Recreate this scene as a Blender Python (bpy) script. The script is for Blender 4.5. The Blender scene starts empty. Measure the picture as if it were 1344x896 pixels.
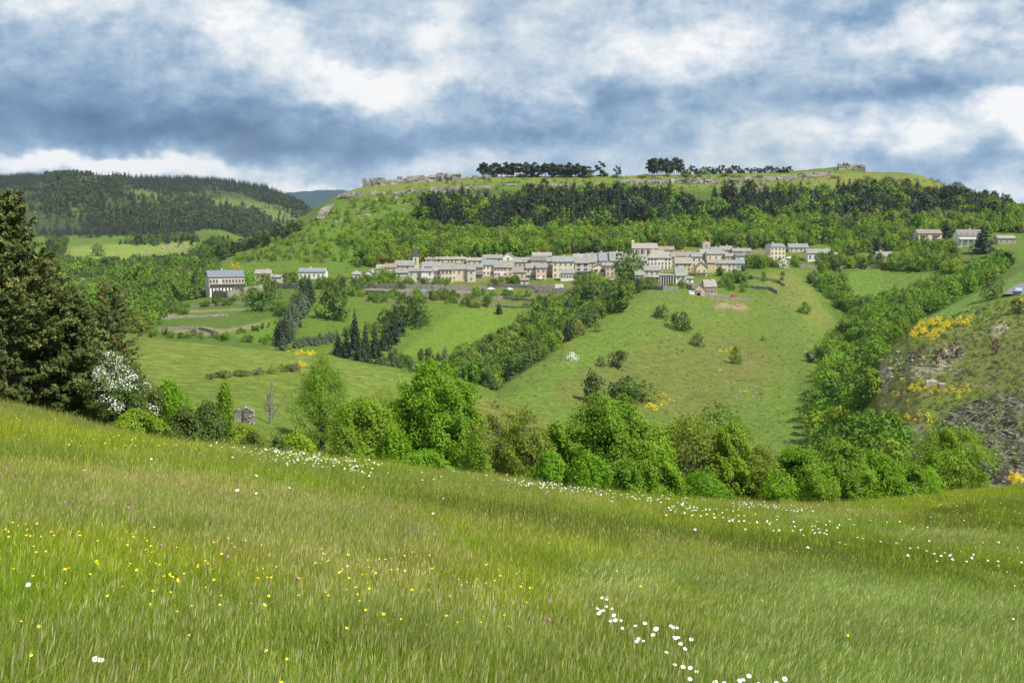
import bpy, math, random
import numpy as np
from mathutils import Vector, Matrix, Euler
R = random.Random(7)
NR = np.random.default_rng(11)
S = bpy.context.scene
COL = S.collection

# ------------------------------------------------------------------ camera
FPX = 1622.0                     # focal length in pixels of the 1344 wide photograph
TH = math.atan(158.0 / FPX)      # downward pitch
CT, ST = math.cos(TH), math.sin(TH)
cam_d = bpy.data.cameras.new('camera')
cam_d.sensor_width = 36.0
cam_d.lens = FPX / 1344.0 * 36.0
cam_d.clip_start = 0.1
cam_d.clip_end = 60000
cam = bpy.data.objects.new('camera', cam_d)
cam.rotation_euler = (math.pi / 2 - TH, 0, 0)
COL.objects.link(cam)
S.camera = cam

# ------------------------------------------------------------------ exposure
S.view_settings.view_transform = 'Standard'
S.view_settings.look = 'None'
S.view_settings.exposure = 0.44
S.view_settings.gamma = 1.0
S.render.engine = 'CYCLES'
S.cycles.max_bounces = 6
S.cycles.transparent_max_bounces = 6
S.cycles.volume_bounces = 0

# ------------------------------------------------------------------ sun
SUN_EL, SUN_AZ = math.radians(53), math.radians(128)      # azimuth clockwise from +Y (view direction): right, behind
sd = Vector((math.sin(SUN_AZ) * math.cos(SUN_EL), math.cos(SUN_AZ) * math.cos(SUN_EL), math.sin(SUN_EL)))
sun_d = bpy.data.lights.new('sun', 'SUN')
sun_d.energy = 5.0
sun_d.angle = math.radians(0.5)
sun_d.color = (1.0, 0.95, 0.86)
sun = bpy.data.objects.new('sun', sun_d)
sun.rotation_euler = sd.to_track_quat('Z', 'Y').to_euler()
COL.objects.link(sun)


# ------------------------------------------------------------------ node helper
class NT:
    def __init__(self, tree):
        self.t = tree; self.n = tree.nodes; self.l = tree.links

    def new(self, kind, **kw):
        nd = self.n.new(kind)
        for k, v in kw.items():
            setattr(nd, k, v)
        return nd

    def put(self, sock, v):
        if v is None: return
        if hasattr(v, 'is_output') or isinstance(v, bpy.types.NodeSocket):
            self.l.new(v, sock)
        else:
            sock.default_value = v

    def math(self, op, a, b=None, c=None, clamp=False):
        nd = self.new('ShaderNodeMath', operation=op, use_clamp=clamp)
        for i, v in enumerate((a, b, c)):
            self.put(nd.inputs[i], v)
        return nd.outputs[0]

    def vmath(self, op, a, b=None):
        nd = self.new('ShaderNodeVectorMath', operation=op)
        self.put(nd.inputs[0], a); self.put(nd.inputs[1], b)
        return nd.outputs['Value'] if op in ('LENGTH', 'DISTANCE', 'DOT_PRODUCT') else nd.outputs[0]

    def noise(self, vec, scale, detail=4, rough=0.55, dist=0.0, color=False):
        nd = self.new('ShaderNodeTexNoise')
        self.put(nd.inputs['Vector'], vec)
        nd.inputs['Scale'].default_value = scale
        nd.inputs['Detail'].default_value = detail
        nd.inputs['Roughness'].default_value = rough
        nd.inputs['Distortion'].default_value = dist
        return nd.outputs['Color'] if color else nd.outputs['Fac']

    def rng(self, v, a, b, c=0.0, d=1.0, smooth=False):
        nd = self.new('ShaderNodeMapRange')
        if smooth: nd.interpolation_type = 'SMOOTHSTEP'
        self.put(nd.inputs[0], v)
        for i, x in enumerate((a, b, c, d)):
            self.put(nd.inputs[i + 1], x)
        return nd.outputs[0]

    def ramp(self, fac, stops, interp='LINEAR'):
        nd = self.new('ShaderNodeValToRGB')
        cr = nd.color_ramp; cr.interpolation = interp
        while len(cr.elements) > 1: cr.elements.remove(cr.elements[-1])
        cr.elements[0].position = stops[0][0]; cr.elements[0].color = (*stops[0][1], 1)
        for p, c in stops[1:]:
            e = cr.elements.new(p); e.color = (*c, 1)
        self.put(nd.inputs[0], fac)
        return nd.outputs[0]

    def mix(self, fac, a, b, mode='MIX'):
        nd = self.new('ShaderNodeMix', data_type='RGBA', blend_type=mode)
        self.put(nd.inputs[0], fac)
        for s, v in ((nd.inputs[6], a), (nd.inputs[7], b)):
            if isinstance(v, tuple) and len(v) == 3: v = (*v, 1)
            self.put(s, v)
        return nd.outputs[2]


# ------------------------------------------------------------------ sky and clouds
W = bpy.data.worlds.new('World'); S.world = W; W.use_nodes = True
w = NT(W.node_tree); w.n.clear()
tc = w.new('ShaderNodeTexCoord')
dirv = w.vmath('NORMALIZE', tc.outputs['Generated'])
sep = w.new('ShaderNodeSeparateXYZ'); w.put(sep.inputs[0], dirv)
az = w.math('ARCTAN2', sep.outputs[0], sep.outputs[1])
el = w.math('ARCSINE', sep.outputs[2])
sq = w.new('ShaderNodeCombineXYZ')       # direction with the height stretched: clouds flatten towards the horizon
w.put(sq.inputs[0], az); w.put(sq.inputs[1], w.math('MULTIPLY', el, 1.45)); sq.inputs[2].default_value = 4.1
wn = w.noise(sq.outputs[0], 7.0, 5, 0.6, color=True)
wv = w.new('ShaderNodeVectorMath', operation='MULTIPLY_ADD')
w.put(wv.inputs[0], w.vmath('SUBTRACT', wn, (0.5, 0.5, 0.5)))
wv.inputs[1].default_value = (0.17, 0.10, 0)
cae = w.new('ShaderNodeCombineXYZ'); w.put(cae.inputs[0], az); w.put(cae.inputs[1], el)
w.put(wv.inputs[2], cae.outputs[0])
P = wv.outputs[0]
n1 = w.noise(sq.outputs[0], 7.5, 8, 0.55, 0.15)
n2 = w.noise(sq.outputs[0], 21.0, 7, 0.58, 0.1)
bil = w.math('ABSOLUTE', w.math('SUBTRACT', w.noise(w.vmath('ADD', sq.outputs[0], w.vmath('MULTIPLY', w.vmath('SUBTRACT', wn, (0.5, 0.5, 0.5)), (0.05, 0.05, 0.05))), 15.0, 5, 0.5), 0.5))
n4 = w.noise(sq.outputs[0], 60.0, 6, 0.65)
b = w.math('ADD', 0.66, w.math('MULTIPLY', w.math('SUBTRACT', n1, 0.5), 0.72))
def ae(px, py):
    a_, b_ = (px - 672) / FPX, (448 - py) / FPX
    x, y, z = a_, CT + b_ * ST, -ST + b_ * CT
    return math.atan2(x, y), math.asin(z / math.sqrt(x * x + y * y + z * z))
# cloud masses and gaps: where they stand in the sky, their size and how light or dark they are
for (cx, cy, rx, ry, amp) in [
        (40, 140, 430, 66, -0.30), (330, 172, 430, 46, -0.27), (560, 194, 320, 36, -0.15), (-150, 60, 260, 70, -0.16),
        (160, 220, 240, 16, 0.5), (425, 246, 110, 13, 0.5), (350, 55, 85, 70, 0.34), (585, 30, 60, 60, 0.36),
        (490, 108, 110, 34, 0.34), (640, 110, 140, 36, 0.2), (700, 40, 90, 50, 0.16), (660, 128, 80, 22, -0.22),
        (870, 70, 160, 46, 0.2), (930, 130, 240, 30, -0.2), (1180, 112, 180, 26, -0.2), (1240, 45, 110, 42, 0.3),
        (1320, 148, 80, 36, 0.58), (1190, 165, 40, 22, 0.3), (1060, 178, 160, 20, 0.18), (1250, 215, 160, 22, -0.2),
        (740, 165, 200, 20, -0.12), (820, 205, 260, 16, 0.1), (1180, 10, 170, 22, -0.18), (20, 30, 170, 36, -0.05),
        (1300, 262, 140, 14, 0.3), (120, 0, 200, 30, 0.1)]:
    a0, e0 = ae(cx, cy)
    d = w.vmath('SUBTRACT', P, (a0, e0, 0))
    d = w.vmath('MULTIPLY', d, (FPX / rx, FPX / ry, 0))
    m = w.rng(w.vmath('LENGTH', d), 0.0, 1.25, amp * 1.05, 0.0, True)
    b = w.math('ADD', b, m)
fine = w.math('MULTIPLY', w.math('SUBTRACT', n2, 0.5), 0.66)
fine = w.math('ADD', fine, w.math('MULTIPLY', w.math('SUBTRACT', n4, 0.5), 0.52))
fine = w.math('ADD', fine, w.math('MULTIPLY', w.math('SUBTRACT', 0.08, bil), 1.0))
b = w.math('ADD', b, w.math('MULTIPLY', fine, w.rng(b, 0.25, 0.75, 0.35, 1.0)), clamp=True)   # lit tops are crisp, shaded bases smooth
ccol = w.ramp(b, [(0.0, (0.072, 0.142, 0.265)), (0.20, (0.112, 0.200, 0.340)), (0.40, (0.215, 0.340, 0.515)),
                  (0.56, (0.360, 0.490, 0.650)), (0.72, (0.570, 0.665, 0.770)), (0.88, (0.80, 0.845, 0.89)), (1.0, (0.97, 0.97, 0.97))])
skyt = w.new('ShaderNodeTexSky', sky_type='NISHITA')
skyt.sun_disc = False
skyt.sun_elevation = SUN_EL
skyt.sun_rotation = SUN_AZ
skyt.altitude = 900
bg1 = w.new('ShaderNodeBackground'); w.put(bg1.inputs[0], skyt.outputs[0]); bg1.inputs[1].default_value = 0.07
bg2 = w.new('ShaderNodeBackground'); w.put(bg2.inputs[0], ccol); bg2.inputs[1].default_value = 0.74
mx = w.new('ShaderNodeMixShader')
w.put(mx.inputs[0], w.rng(w.noise(sq.outputs[0], 3.2, 4), 0.36, 0.52, 0.72, 1.0, True))
w.l.new(bg1.outputs[0], mx.inputs[1]); w.l.new(bg2.outputs[0], mx.inputs[2])
wo = w.new('ShaderNodeOutputWorld'); w.l.new(mx.outputs[0], wo.inputs[0])


# ------------------------------------------------------------------ object helpers
def tag(o, label=None, cat=None, group=None, kind=None):
    if label: o['label'] = label
    if cat: o['category'] = cat
    if group: o['group'] = group
    if kind: o['kind'] = kind
    return o

def link(name, me, parent=None, loc=None):
    o = bpy.data.objects.new(name, me); COL.objects.link(o)
    if parent is not None: o.parent = parent
    if loc is not None: o.location = loc
    return o

def empty(name, loc, rz=0.0):
    o = bpy.data.objects.new(name, None); COL.objects.link(o)
    o.location = loc; o.rotation_euler = (0, 0, rz); o.empty_display_size = 0.3
    return o

def mesh_np(name, v, f, mats=(), midx=None, smooth=False, attrs=None, n=None):
    """v (N,3), f (M,k) with k = 3 or 4, or a list of lists"""
    me = bpy.data.meshes.new(name)
    v = np.asarray(v, dtype=np.float32)
    if isinstance(f, np.ndarray):
        M, k = f.shape
        me.vertices.add(len(v)); me.vertices.foreach_set('co', v.ravel())
        me.loops.add(M * k); me.loops.foreach_set('vertex_index', f.astype(np.int32).ravel())
        me.polygons.add(M)
        me.polygons.foreach_set('loop_start', np.arange(0, M * k, k, dtype=np.int32))
        me.polygons.foreach_set('loop_total', np.full(M, k, dtype=np.int32))
    else:
        me.from_pydata([tuple(map(float, p)) for p in v], [], [tuple(map(int, q)) for q in f])
        M = len(f)
    for m in mats: me.materials.append(m)
    if midx is not None: me.polygons.foreach_set('material_index', np.asarray(midx, dtype=np.int32))
    if smooth: me.polygons.foreach_set('use_smooth', np.ones(M, dtype=bool))
    if attrs:
        for an, (typ, dat) in attrs.items():
            a = me.attributes.new(an, typ, 'POINT')
            dat = np.asarray(dat, dtype=np.float32)
            a.data.foreach_set({'FLOAT': 'value', 'FLOAT_COLOR': 'color', 'FLOAT_VECTOR': 'vector'}[typ], dat.ravel())
    me.update(calc_edges=True)
    return me

class MB:
    """collects boxes and solids for one mesh"""
    def __init__(self): self.v = []; self.f = []; self.m = []
    def add(self, vs, fs, mi=0):
        b0 = len(self.v); self.v += [tuple(x) for x in vs]
        self.f += [tuple(i + b0 for i in q) for q in fs]; self.m += [mi] * len(fs)
    def box(self, x0, x1, y0, y1, z0, z1, mi=0, rot=None, org=(0, 0, 0)):
        vs = [(x, y, z) for z in (z0, z1) for y in (y0, y1) for x in (x0, x1)]
        if rot is not None:
            vs = [tuple(rot @ Vector(p) + Vector(org)) for p in vs]
        self.add(vs, [(0, 2, 3, 1), (4, 5, 7, 6), (0, 1, 5, 4), (2, 6, 7, 3), (0, 4, 6, 2), (1, 3, 7, 5)], mi)
    def tube(self, pts, rad, n=6, mi=0, cap=True):
        pts = [Vector(p) for p in pts]; rings = []
        for i, p in enumerate(pts):
            d = (pts[min(i + 1, len(pts) - 1)] - pts[max(i - 1, 0)]).normalized()
            a = d.orthogonal().normalized(); c = d.cross(a)
            rings.append([p + (a * math.cos(2 * math.pi * k / n) + c * math.sin(2 * math.pi * k / n)) * rad[i] for k in range(n)])
        vs = [q for r in rings for q in r]
        fs = [(i * n + k, i * n + (k + 1) % n, (i + 1) * n + (k + 1) % n, (i + 1) * n + k) for i in range(len(pts) - 1) for k in range(n)]
        if cap: fs.append(tuple((len(pts) - 1) * n + k for k in range(n)))
        self.add(vs, fs, mi)
    def mesh(self, name, mats, smooth=False):
        me = bpy.data.meshes.new(name); me.from_pydata(self.v, [], self.f)
        for m in mats: me.materials.append(m)
        me.polygons.foreach_set('material_index', self.m)
        if smooth: me.polygons.foreach_set('use_smooth', [True] * len(self.f))
        me.update(); return me
    def build(self, name, mats, parent=None, loc=None, smooth=False):
        return link(name, self.mesh(name, mats if isinstance(mats, (list, tuple)) else [mats], smooth), parent, loc)


# ------------------------------------------------------------------ noise in numpy
def vnoise(x, y, seed=0):
    xi = np.floor(x).astype(np.int64); yi = np.floor(y).astype(np.int64)
    fx = x - xi; fy = y - yi
    fx = fx * fx * (3 - 2 * fx); fy = fy * fy * (3 - 2 * fy)
    def h(a, b_):
        k = (a * 374761393 + b_ * 668265263 + seed * 974711) & 0xffffffff
        k = ((k ^ (k >> 13)) * 1274126177) & 0xffffffff
        k = k ^ (k >> 16)
        return (k & 0xffffff) / float(0xffffff)
    return (h(xi, yi) * (1 - fx) + h(xi + 1, yi) * fx) * (1 - fy) + (h(xi, yi + 1) * (1 - fx) + h(xi + 1, yi + 1) * fx) * fy

def fbm(x, y, scale, oct=4, seed=0, gain=0.5):
    s = 0; a = 1; t = 0; x = np.asarray(x, float) / scale; y = np.asarray(y, float) / scale
    for o in range(oct):
        s = s + a * (vnoise(x * 2 ** o + 17 * o, y * 2 ** o - 9 * o, seed + o) - 0.5); t += a; a *= gain
    return s / t * 2        # about -1..1


# ------------------------------------------------------------------ terrain
def ray(px, py):
    a_, b_ = (px - 672.0) / FPX, (448.0 - py) / FPX
    fw = CT + b_ * ST
    return a_ / fw, (-ST + b_ * CT) / fw        # X/Y and Z/Y

def proj(X, Y, Z):
    d = CT * Y - ST * Z
    d = np.where(np.abs(d) < 1e-3, 1e-3, d)
    return 672 + FPX * X / d, 448 - FPX * (ST * Y + CT * Z) / d

Y0 = 60.0           # the terrain fans out from a point behind the camera
near = lambda X, Y: -1.58 - 0.192 * Y - 0.135 * 22 * np.tanh(X / 22)
ucols = np.concatenate([np.linspace(-1.1, -0.46, 50)[:-1], np.linspace(-0.46, 0.46, 620), np.linspace(0.46, 1.1, 50)[1:]])
STN = []            # stations: (u, Y, Z) curves, nearest first
for Yn in (-52, -20, 0, 8, 16, 26):
    X = ucols * (Yn + Y0)
    STN.append((np.full_like(ucols, Yn), near(X, Yn)))
def station(pts):
    """pts: (px, py, Y) left to right"""
    us, ys, zs = [], [], []
    for px, py, Y in pts:
        tx, tz = ray(px, py)
        us.append(tx * Y / (Y + Y0)); ys.append(Y); zs.append(tz * Y)
    us = np.array(us); o = np.argsort(us)
    STN.append((np.interp(ucols, us[o], np.array(ys)[o]), np.interp(ucols, us[o], np.array(zs)[o])))
crest = [(-500, 450, 45), (-100, 508, 52), (0, 527, 55), (150, 562, 57), (250, 583, 58), (400, 604, 62), (500, 616, 66), (640, 636, 74),
         (750, 650, 80), (900, 664, 86), (1000, 667, 89), (1100, 664, 90), (1200, 655, 88), (1344, 641, 84), (1800, 590, 80)]
# 6 meadow crest
station(crest)
# 7 behind the meadow
station([(-500, 470, 90), (0, 545, 95), (150, 578, 98), (300, 604, 100), (400, 640, 105), (500, 690, 110), (640, 730, 120), (900, 760, 130), (1100, 740, 130), (1200, 700, 125), (1344, 680, 120), (1800, 640, 120)])
# 8 crest of the field spur on the left, foot of the middle spur, foot of the scree slope
station([(-500, 400, 190), (0, 432, 200), (180, 445, 205), (250, 449, 205), (330, 457, 205), (400, 465, 200), (450, 474, 195), (530, 491, 190),
         (600, 508, 188), (640, 522, 186), (720, 556, 182), (800, 600, 180), (900, 650, 180), (1000, 680, 185), (1100, 680, 190), (1200, 640, 175), (1344, 640, 160), (1800, 600, 150)])
# 9 hidden gully behind it
station([(-500, 430, 260), (180, 470, 270), (330, 480, 270), (450, 500, 265), (530, 520, 260), (640, 560, 250), (720, 600, 250), (900, 660, 240), (1000, 655, 240), (1100, 640, 240), (1200, 585, 215), (1344, 560, 200), (1800, 500, 200)])
# 10 valley floor, front of the middle spur
station([(-500, 440, 330), (0, 460, 340), (190, 458, 340), (330, 472, 340), (400, 482, 335), (530, 503, 330), (600, 522, 325), (650, 545, 320), (700, 560, 315), (800, 590, 300), (900, 610, 295), (1000, 612, 290), (1060, 608, 290), (1120, 585, 280), (1150, 540, 260), (1200, 500, 260), (1344, 470, 265), (1800, 420, 265)])
# 11 silhouettes of the middle spur and of the scree slope
station([(-500, 420, 430), (0, 425, 430), (190, 437, 430), (300, 440, 430), (400, 446, 430), (530, 460, 430), (600, 482, 420), (650, 516, 372), (700, 477, 405), (740, 449, 435), (800, 411, 500), (850, 383, 560), (900, 380, 575), (950, 385, 580),
         (1000, 398, 560), (1050, 430, 500), (1090, 480, 430), (1125, 520, 350), (1150, 474, 325), (1200, 427, 345), (1260, 393, 365), (1344, 353, 390), (1500, 300, 400), (1800, 250, 420)])
# 12 just behind them
station([(-500, 415, 470), (0, 415, 470), (190, 425, 470), (300, 428, 470), (400, 430, 470), (530, 445, 470), (600, 470, 455), (650, 528, 415), (700, 492, 445), (740, 462, 470), (800, 422, 530), (850, 381, 580), (900, 376, 592), (950, 380, 596),
         (1000, 388, 585), (1050, 412, 535), (1090, 462, 470), (1125, 520, 400), (1150, 495, 375), (1200, 450, 395), (1260, 415, 410), (1344, 372, 430), (1500, 330, 440), (1800, 300, 460)])
# 13 fields below the village
station([(-500, 395, 560), (0, 400, 560), (190, 408, 560), (260, 402, 560), (400, 402, 550), (530, 408, 545), (600, 420, 540), (650, 432, 540), (700, 421, 550), (740, 411, 560), (800, 394, 580), (850, 377, 600), (900, 371, 612), (950, 371, 615),
         (1000, 366, 620), (1050, 374, 610), (1090, 392, 600), (1130, 404, 590), (1160, 404, 590), (1200, 392, 590), (1260, 372, 590), (1344, 345, 590), (1800, 300, 600)])
# 14 village street
station([(-500, 370, 780), (0, 378, 780), (190, 385, 760), (260, 386, 690), (300, 383, 650), (400, 374, 650), (490, 371, 650), (600, 372, 650), (700, 370, 650), (800, 363, 655), (850, 354, 665), (900, 352, 670), (960, 348, 680), (1000, 342, 690),
         (1050, 341, 700), (1090, 341, 700), (1160, 344, 690), (1220, 330, 700), (1290, 325, 700), (1344, 322, 700), (1800, 300, 700)])
# 15 back of the village
station([(-500, 352, 980), (0, 356, 980), (190, 358, 980), (250, 360, 900), (290, 352, 740), (400, 346, 730), (490, 347, 725), (600, 336, 730), (700, 332, 735), (800, 328, 740), (900, 325, 745), (1000, 320, 750), (1100, 312, 755), (1220, 303, 760), (1344, 300, 760), (1800, 285, 760)])
# 16 foot of the conifers
station([(-500, 342, 1200), (0, 345, 1200), (190, 345, 1200), (240, 346, 1100), (290, 338, 830), (400, 316, 815), (490, 310, 815), (600, 300, 820), (800, 296, 830), (1000, 290, 840), (1200, 283, 845), (1300, 285, 845), (1344, 290, 845), (1800, 290, 850)])
# 17 shoulder below the ledges
station([(-500, 322, 1500), (0, 324, 1500), (190, 322, 1500), (240, 322, 1450), (275, 328, 1150), (310, 322, 930), (400, 291, 900), (440, 272, 905), (490, 262, 910), (600, 256, 915), (800, 254, 920), (1000, 248, 930), (1100, 246, 935), (1200, 252, 935), (1260, 265, 935), (1300, 279, 930), (1344, 291, 930), (1800, 300, 930)])
# 18 rim of the plateau
station([(-500, 312, 1650), (0, 312, 1650), (190, 310, 1650), (250, 312, 1600), (280, 322, 1250), (310, 316, 1010), (350, 301, 985), (400, 284, 980), (430, 264, 985), (455, 252, 990), (480, 244, 995), (550, 238, 1000), (620, 233, 1005), (700, 232, 1010), (800, 232, 1010), (900, 231, 1010), (1000, 227, 1015), (1050, 223, 1015),
         (1080, 222, 1015), (1110, 220, 1015), (1135, 227, 1015), (1200, 229, 1010), (1230, 239, 1005), (1260, 256, 1000), (1300, 275, 990), (1344, 287, 990), (1800, 300, 990)])
# 19 back of the plateau
station([(-500, 300, 1850), (0, 296, 1850), (190, 292, 1850), (280, 300, 1700), (330, 330, 1300), (400, 300, 1180), (430, 285, 1180), (455, 262, 1180), (480, 248, 1180), (620, 238, 1180), (800, 236, 1180), (1000, 232, 1180), (1100, 229, 1180), (1200, 233, 1180), (1230, 244, 1180), (1260, 262, 1180), (1300, 284, 1180), (1344, 296, 1180), (1800, 320, 1180)])
# 20 middle of the far wooded hill
station([(-500, 268, 2150), (0, 262, 2150), (120, 258, 2150), (200, 262, 2150), (300, 278, 2150), (360, 300, 2150), (400, 312, 2150), (450, 325, 2150), (480, 330, 2150), (700, 330, 2150), (1800, 330, 2150)])
# 21 its crest
station([(-500, 225, 2700), (-100, 238, 2700), (0, 236, 2700), (80, 232, 2700), (140, 231, 2700), (180, 235, 2700), (250, 237, 2700), (310, 241, 2700), (350, 248, 2700), (375, 258, 2700), (400, 272, 2700), (420, 288, 2700), (450, 312, 2700), (480, 325, 2700), (1800, 330, 2700)])
# 22 behind it
station([(-500, 260, 3400), (300, 290, 3400), (400, 330, 3400), (500, 330, 3400), (1800, 320, 3400)])
# 23 far blue ridge
station([(-500, 262, 7500), (340, 258, 7500), (380, 252.5, 7500), (420, 250, 7500), (450, 249.5, 7500), (480, 253, 7500), (560, 262, 7500), (1250, 275, 7500), (1310, 270, 7500), (1344, 272, 7500), (1500, 265, 7500), (1800, 270, 7500)])
# 24 horizon
station([(-500, 280, 9500), (1800, 280, 9500)])

YS = np.array([s[0] for s in STN]).T      # (ncol, nst)
ZS = np.array([s[1] for s in STN]).T
# keep distances increasing
for k in range(1, YS.shape[1]):
    YS[:, k] = np.maximum(YS[:, k], YS[:, k - 1] + 3)

def pchip(xs, ys, q):
    """xs, ys (n, m); q (n, p) -> values; monotone cubic"""
    h = np.diff(xs, axis=1); dl = np.diff(ys, axis=1) / h
    d = np.zeros_like(ys)
    w1 = 2 * h[:, 1:] + h[:, :-1]; w2 = h[:, 1:] + 2 * h[:, :-1]
    same = dl[:, 1:] * dl[:, :-1] > 0
    with np.errstate(divide='ignore', invalid='ignore'):
        hm = (w1 + w2) / (w1 / dl[:, :-1] + w2 / dl[:, 1:])
    d[:, 1:-1] = np.where(same, hm, 0)
    d[:, 0] = dl[:, 0]; d[:, -1] = dl[:, -1]
    out = np.zeros_like(q)
    for i in range(len(xs)):
        k = np.clip(np.searchsorted(xs[i], q[i]) - 1, 0, xs.shape[1] - 2)
        hh = h[i, k]; t = (q[i] - xs[i, k]) / hh
        out[i] = (ys[i, k] * (2 * t ** 3 - 3 * t ** 2 + 1) + hh * d[i, k] * (t ** 3 - 2 * t ** 2 + t)
                  + ys[i, k + 1] * (-2 * t ** 3 + 3 * t ** 2) + hh * d[i, k + 1] * (t ** 3 - t ** 2))
    return out

SEG = [4, 6, 8, 10, 14, 34, 14, 26, 14, 20, 34, 12, 26, 26, 22, 24, 28, 22, 10, 22, 26, 8, 14, 8]   # rows per span
tt = np.concatenate([k + np.arange(n) / n for k, n in enumerate(SEG)] + [[len(SEG)]])
rows = len(tt)
k0 = np.minimum(tt.astype(int), len(SEG) - 1); fr = tt - k0
GY = YS[:, k0] * (1 - fr) + YS[:, k0 + 1] * fr
GZ = pchip(YS, ZS, GY)
# soften the kinks between columns
for _ in range(3):
    GZ[1:-1] = GZ[1:-1] * 0.5 + (GZ[:-2] + GZ[2:]) * 0.25
    GZ[:, 1:-1] = GZ[:, 1:-1] * 0.7 + (GZ[:, :-2] + GZ[:, 2:]) * 0.15
GX = ucols[:, None] * (GY + Y0)
amp = np.interp(GY, [0, 60, 120, 400, 900, 2000, 3000], [0.05, 0.22, 0.5, 1.3, 1.8, 6, 8])
amp = np.where(np.abs(tt[None, :] - 6) < 0.6, np.minimum(amp, 0.25), amp)
GZ = GZ + fbm(GX, GY, 38, 5, 3) * amp + fbm(GX, GY, 9, 3, 8) * np.clip(amp * 0.25, 0, 0.5)
GPX, GPY = proj(GX, GY, GZ)

def inpoly(x, y, poly):
    x = np.asarray(x, float); y = np.asarray(y, float); r = np.zeros(x.shape, bool); n = len(poly)
    for i in range(n):
        x1, y1 = poly[i]; x2, y2 = poly[(i + 1) % n]
        if y1 == y2: continue
        c = ((y1 > y) != (y2 > y)) & (x < (x2 - x1) * (y - y1) / (y2 - y1) + x1)
        r ^= c
    return r

# slate ribs on the scree slope: beds tilted down to the right
SLATE = [(1236, 566), (1240, 545), (1276, 527), (1316, 516), (1420, 505), (1420, 660), (1290, 660), (1285, 575), (1240, 565)]
SLATE2 = [(1148, 520), (1145, 480), (1180, 470), (1230, 440), (1300, 420), (1420, 430), (1420, 500), (1250, 520), (1180, 560), (1200, 620), (1165, 610)]
zone = (GY > 150) & (GY < 345)
msl = (inpoly(GPX, GPY, SLATE) & zone) * 1.0
bed = np.abs(((GX * 0.35 + GZ * 1.0 + fbm(GX, GY, 14, 3, 21) * 2.2) / 2.3) % 1.0 - 0.35)
for _ in range(2): msl[1:-1, 1:-1] = (msl[1:-1, 1:-1] * 2 + msl[:-2, 1:-1] + msl[2:, 1:-1] + msl[1:-1, :-2] + msl[1:-1, 2:]) / 6
GZ = GZ + msl * (bed * 1.6 + fbm(GX, GY, 3.0, 3, 5) * 0.8)

def ground(X, Y):
    """terrain height"""
    X = np.atleast_1d(np.asarray(X, float)); Y = np.atleast_1d(np.asarray(Y, float))
    u = np.clip(X / (Y + Y0), ucols[0], ucols[-1] - 1e-6)
    i = np.clip(np.searchsorted(ucols, u) - 1, 0, len(ucols) - 2)
    f = (u - ucols[i]) / (ucols[i + 1] - ucols[i])
    out = np.empty(len(X))
    for n in range(len(X)):
        a_ = np.interp(Y[n], GY[i[n]], GZ[i[n]]); b_ = np.interp(Y[n], GY[i[n] + 1], GZ[i[n] + 1])
        out[n] = a_ * (1 - f[n]) + b_ * f[n]
    return out

def gz(x, y): return float(ground(x, y)[0])

def hit(px, py, ymin=3.0, ymax=3000.0, up=0.0):
    """where the line of sight through a photograph pixel meets the ground"""
    tx, tz = ray(px, py)
    Y = np.geomspace(ymin, ymax, 500)
    u = tx * Y / (Y + Y0)
    i = np.clip(np.searchsorted(ucols, u) - 1, 0, len(ucols) - 2)
    g = np.array([np.interp(y, GY[k], GZ[k]) for y, k in zip(Y, i)]) + up
    d = tz * Y - g
    s = np.nonzero((d[:-1] > 0) & (d[1:] <= 0))[0]
    if len(s):
        k = s[0]; y = Y[k] + (Y[k + 1] - Y[k]) * d[k] / (d[k] - d[k + 1])
    else:
        y = Y[np.argmin(np.abs(d) / Y)]
    return tx * y, y, gz(tx * y, y)

# ---- land cover: what grows where
def blend(c, mask, col, k=1.0):
    m = (mask * k)[..., None]
    return c * (1 - m) + np.array(col) * m
sc = np.interp(GY, [60, 400, 2000], [9, 5, 3.0])
WPX = GPX + fbm(GX, GY, 22, 4, 31) * sc * 1.6
WPY = GPY + fbm(GX, GY, 22, 4, 41) * sc * 0.8
GRASS = (0.098, 0.165, 0.028)
cover = np.empty(GX.shape + (3,)); cover[:] = GRASS
rough = np.zeros(GX.shape)
cover = blend(cover, np.clip(fbm(GX, GY, 60, 4, 51) * 1.2, 0, 1), (0.135, 0.160, 0.042), 0.7)
cover = blend(cover, np.clip(-fbm(GX, GY, 35, 4, 57) * 1.2, 0, 1), (0.06, 0.125, 0.020), 0.6)
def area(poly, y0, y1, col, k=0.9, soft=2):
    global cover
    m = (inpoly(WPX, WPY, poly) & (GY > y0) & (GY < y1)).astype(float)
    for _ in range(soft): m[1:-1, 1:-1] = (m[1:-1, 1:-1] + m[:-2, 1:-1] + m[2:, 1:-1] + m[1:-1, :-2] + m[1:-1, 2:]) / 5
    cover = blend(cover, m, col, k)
# meadow soil and thatch under the tall grass
area([(-2000, -500), (3000, -500), (3000, 3000), (-2000, 3000)], -100, 95, (0.085, 0.125, 0.025), 0.9)
# left field spur
area([(185, 440), (400, 460), (530, 488), (640, 520), (640, 600), (330, 590), (180, 520)], 98, 230, (0.150, 0.205, 0.048))
area([(188, 480), (420, 500), (520, 520), (520, 600), (200, 560)], 98, 200, (0.115, 0.175, 0.034), 0.6)
# brown strip on the end of the spur
area([(620, 515), (730, 550), (730, 575), (620, 560)], 150, 230, (0.17, 0.15, 0.06), 0.6)
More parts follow.
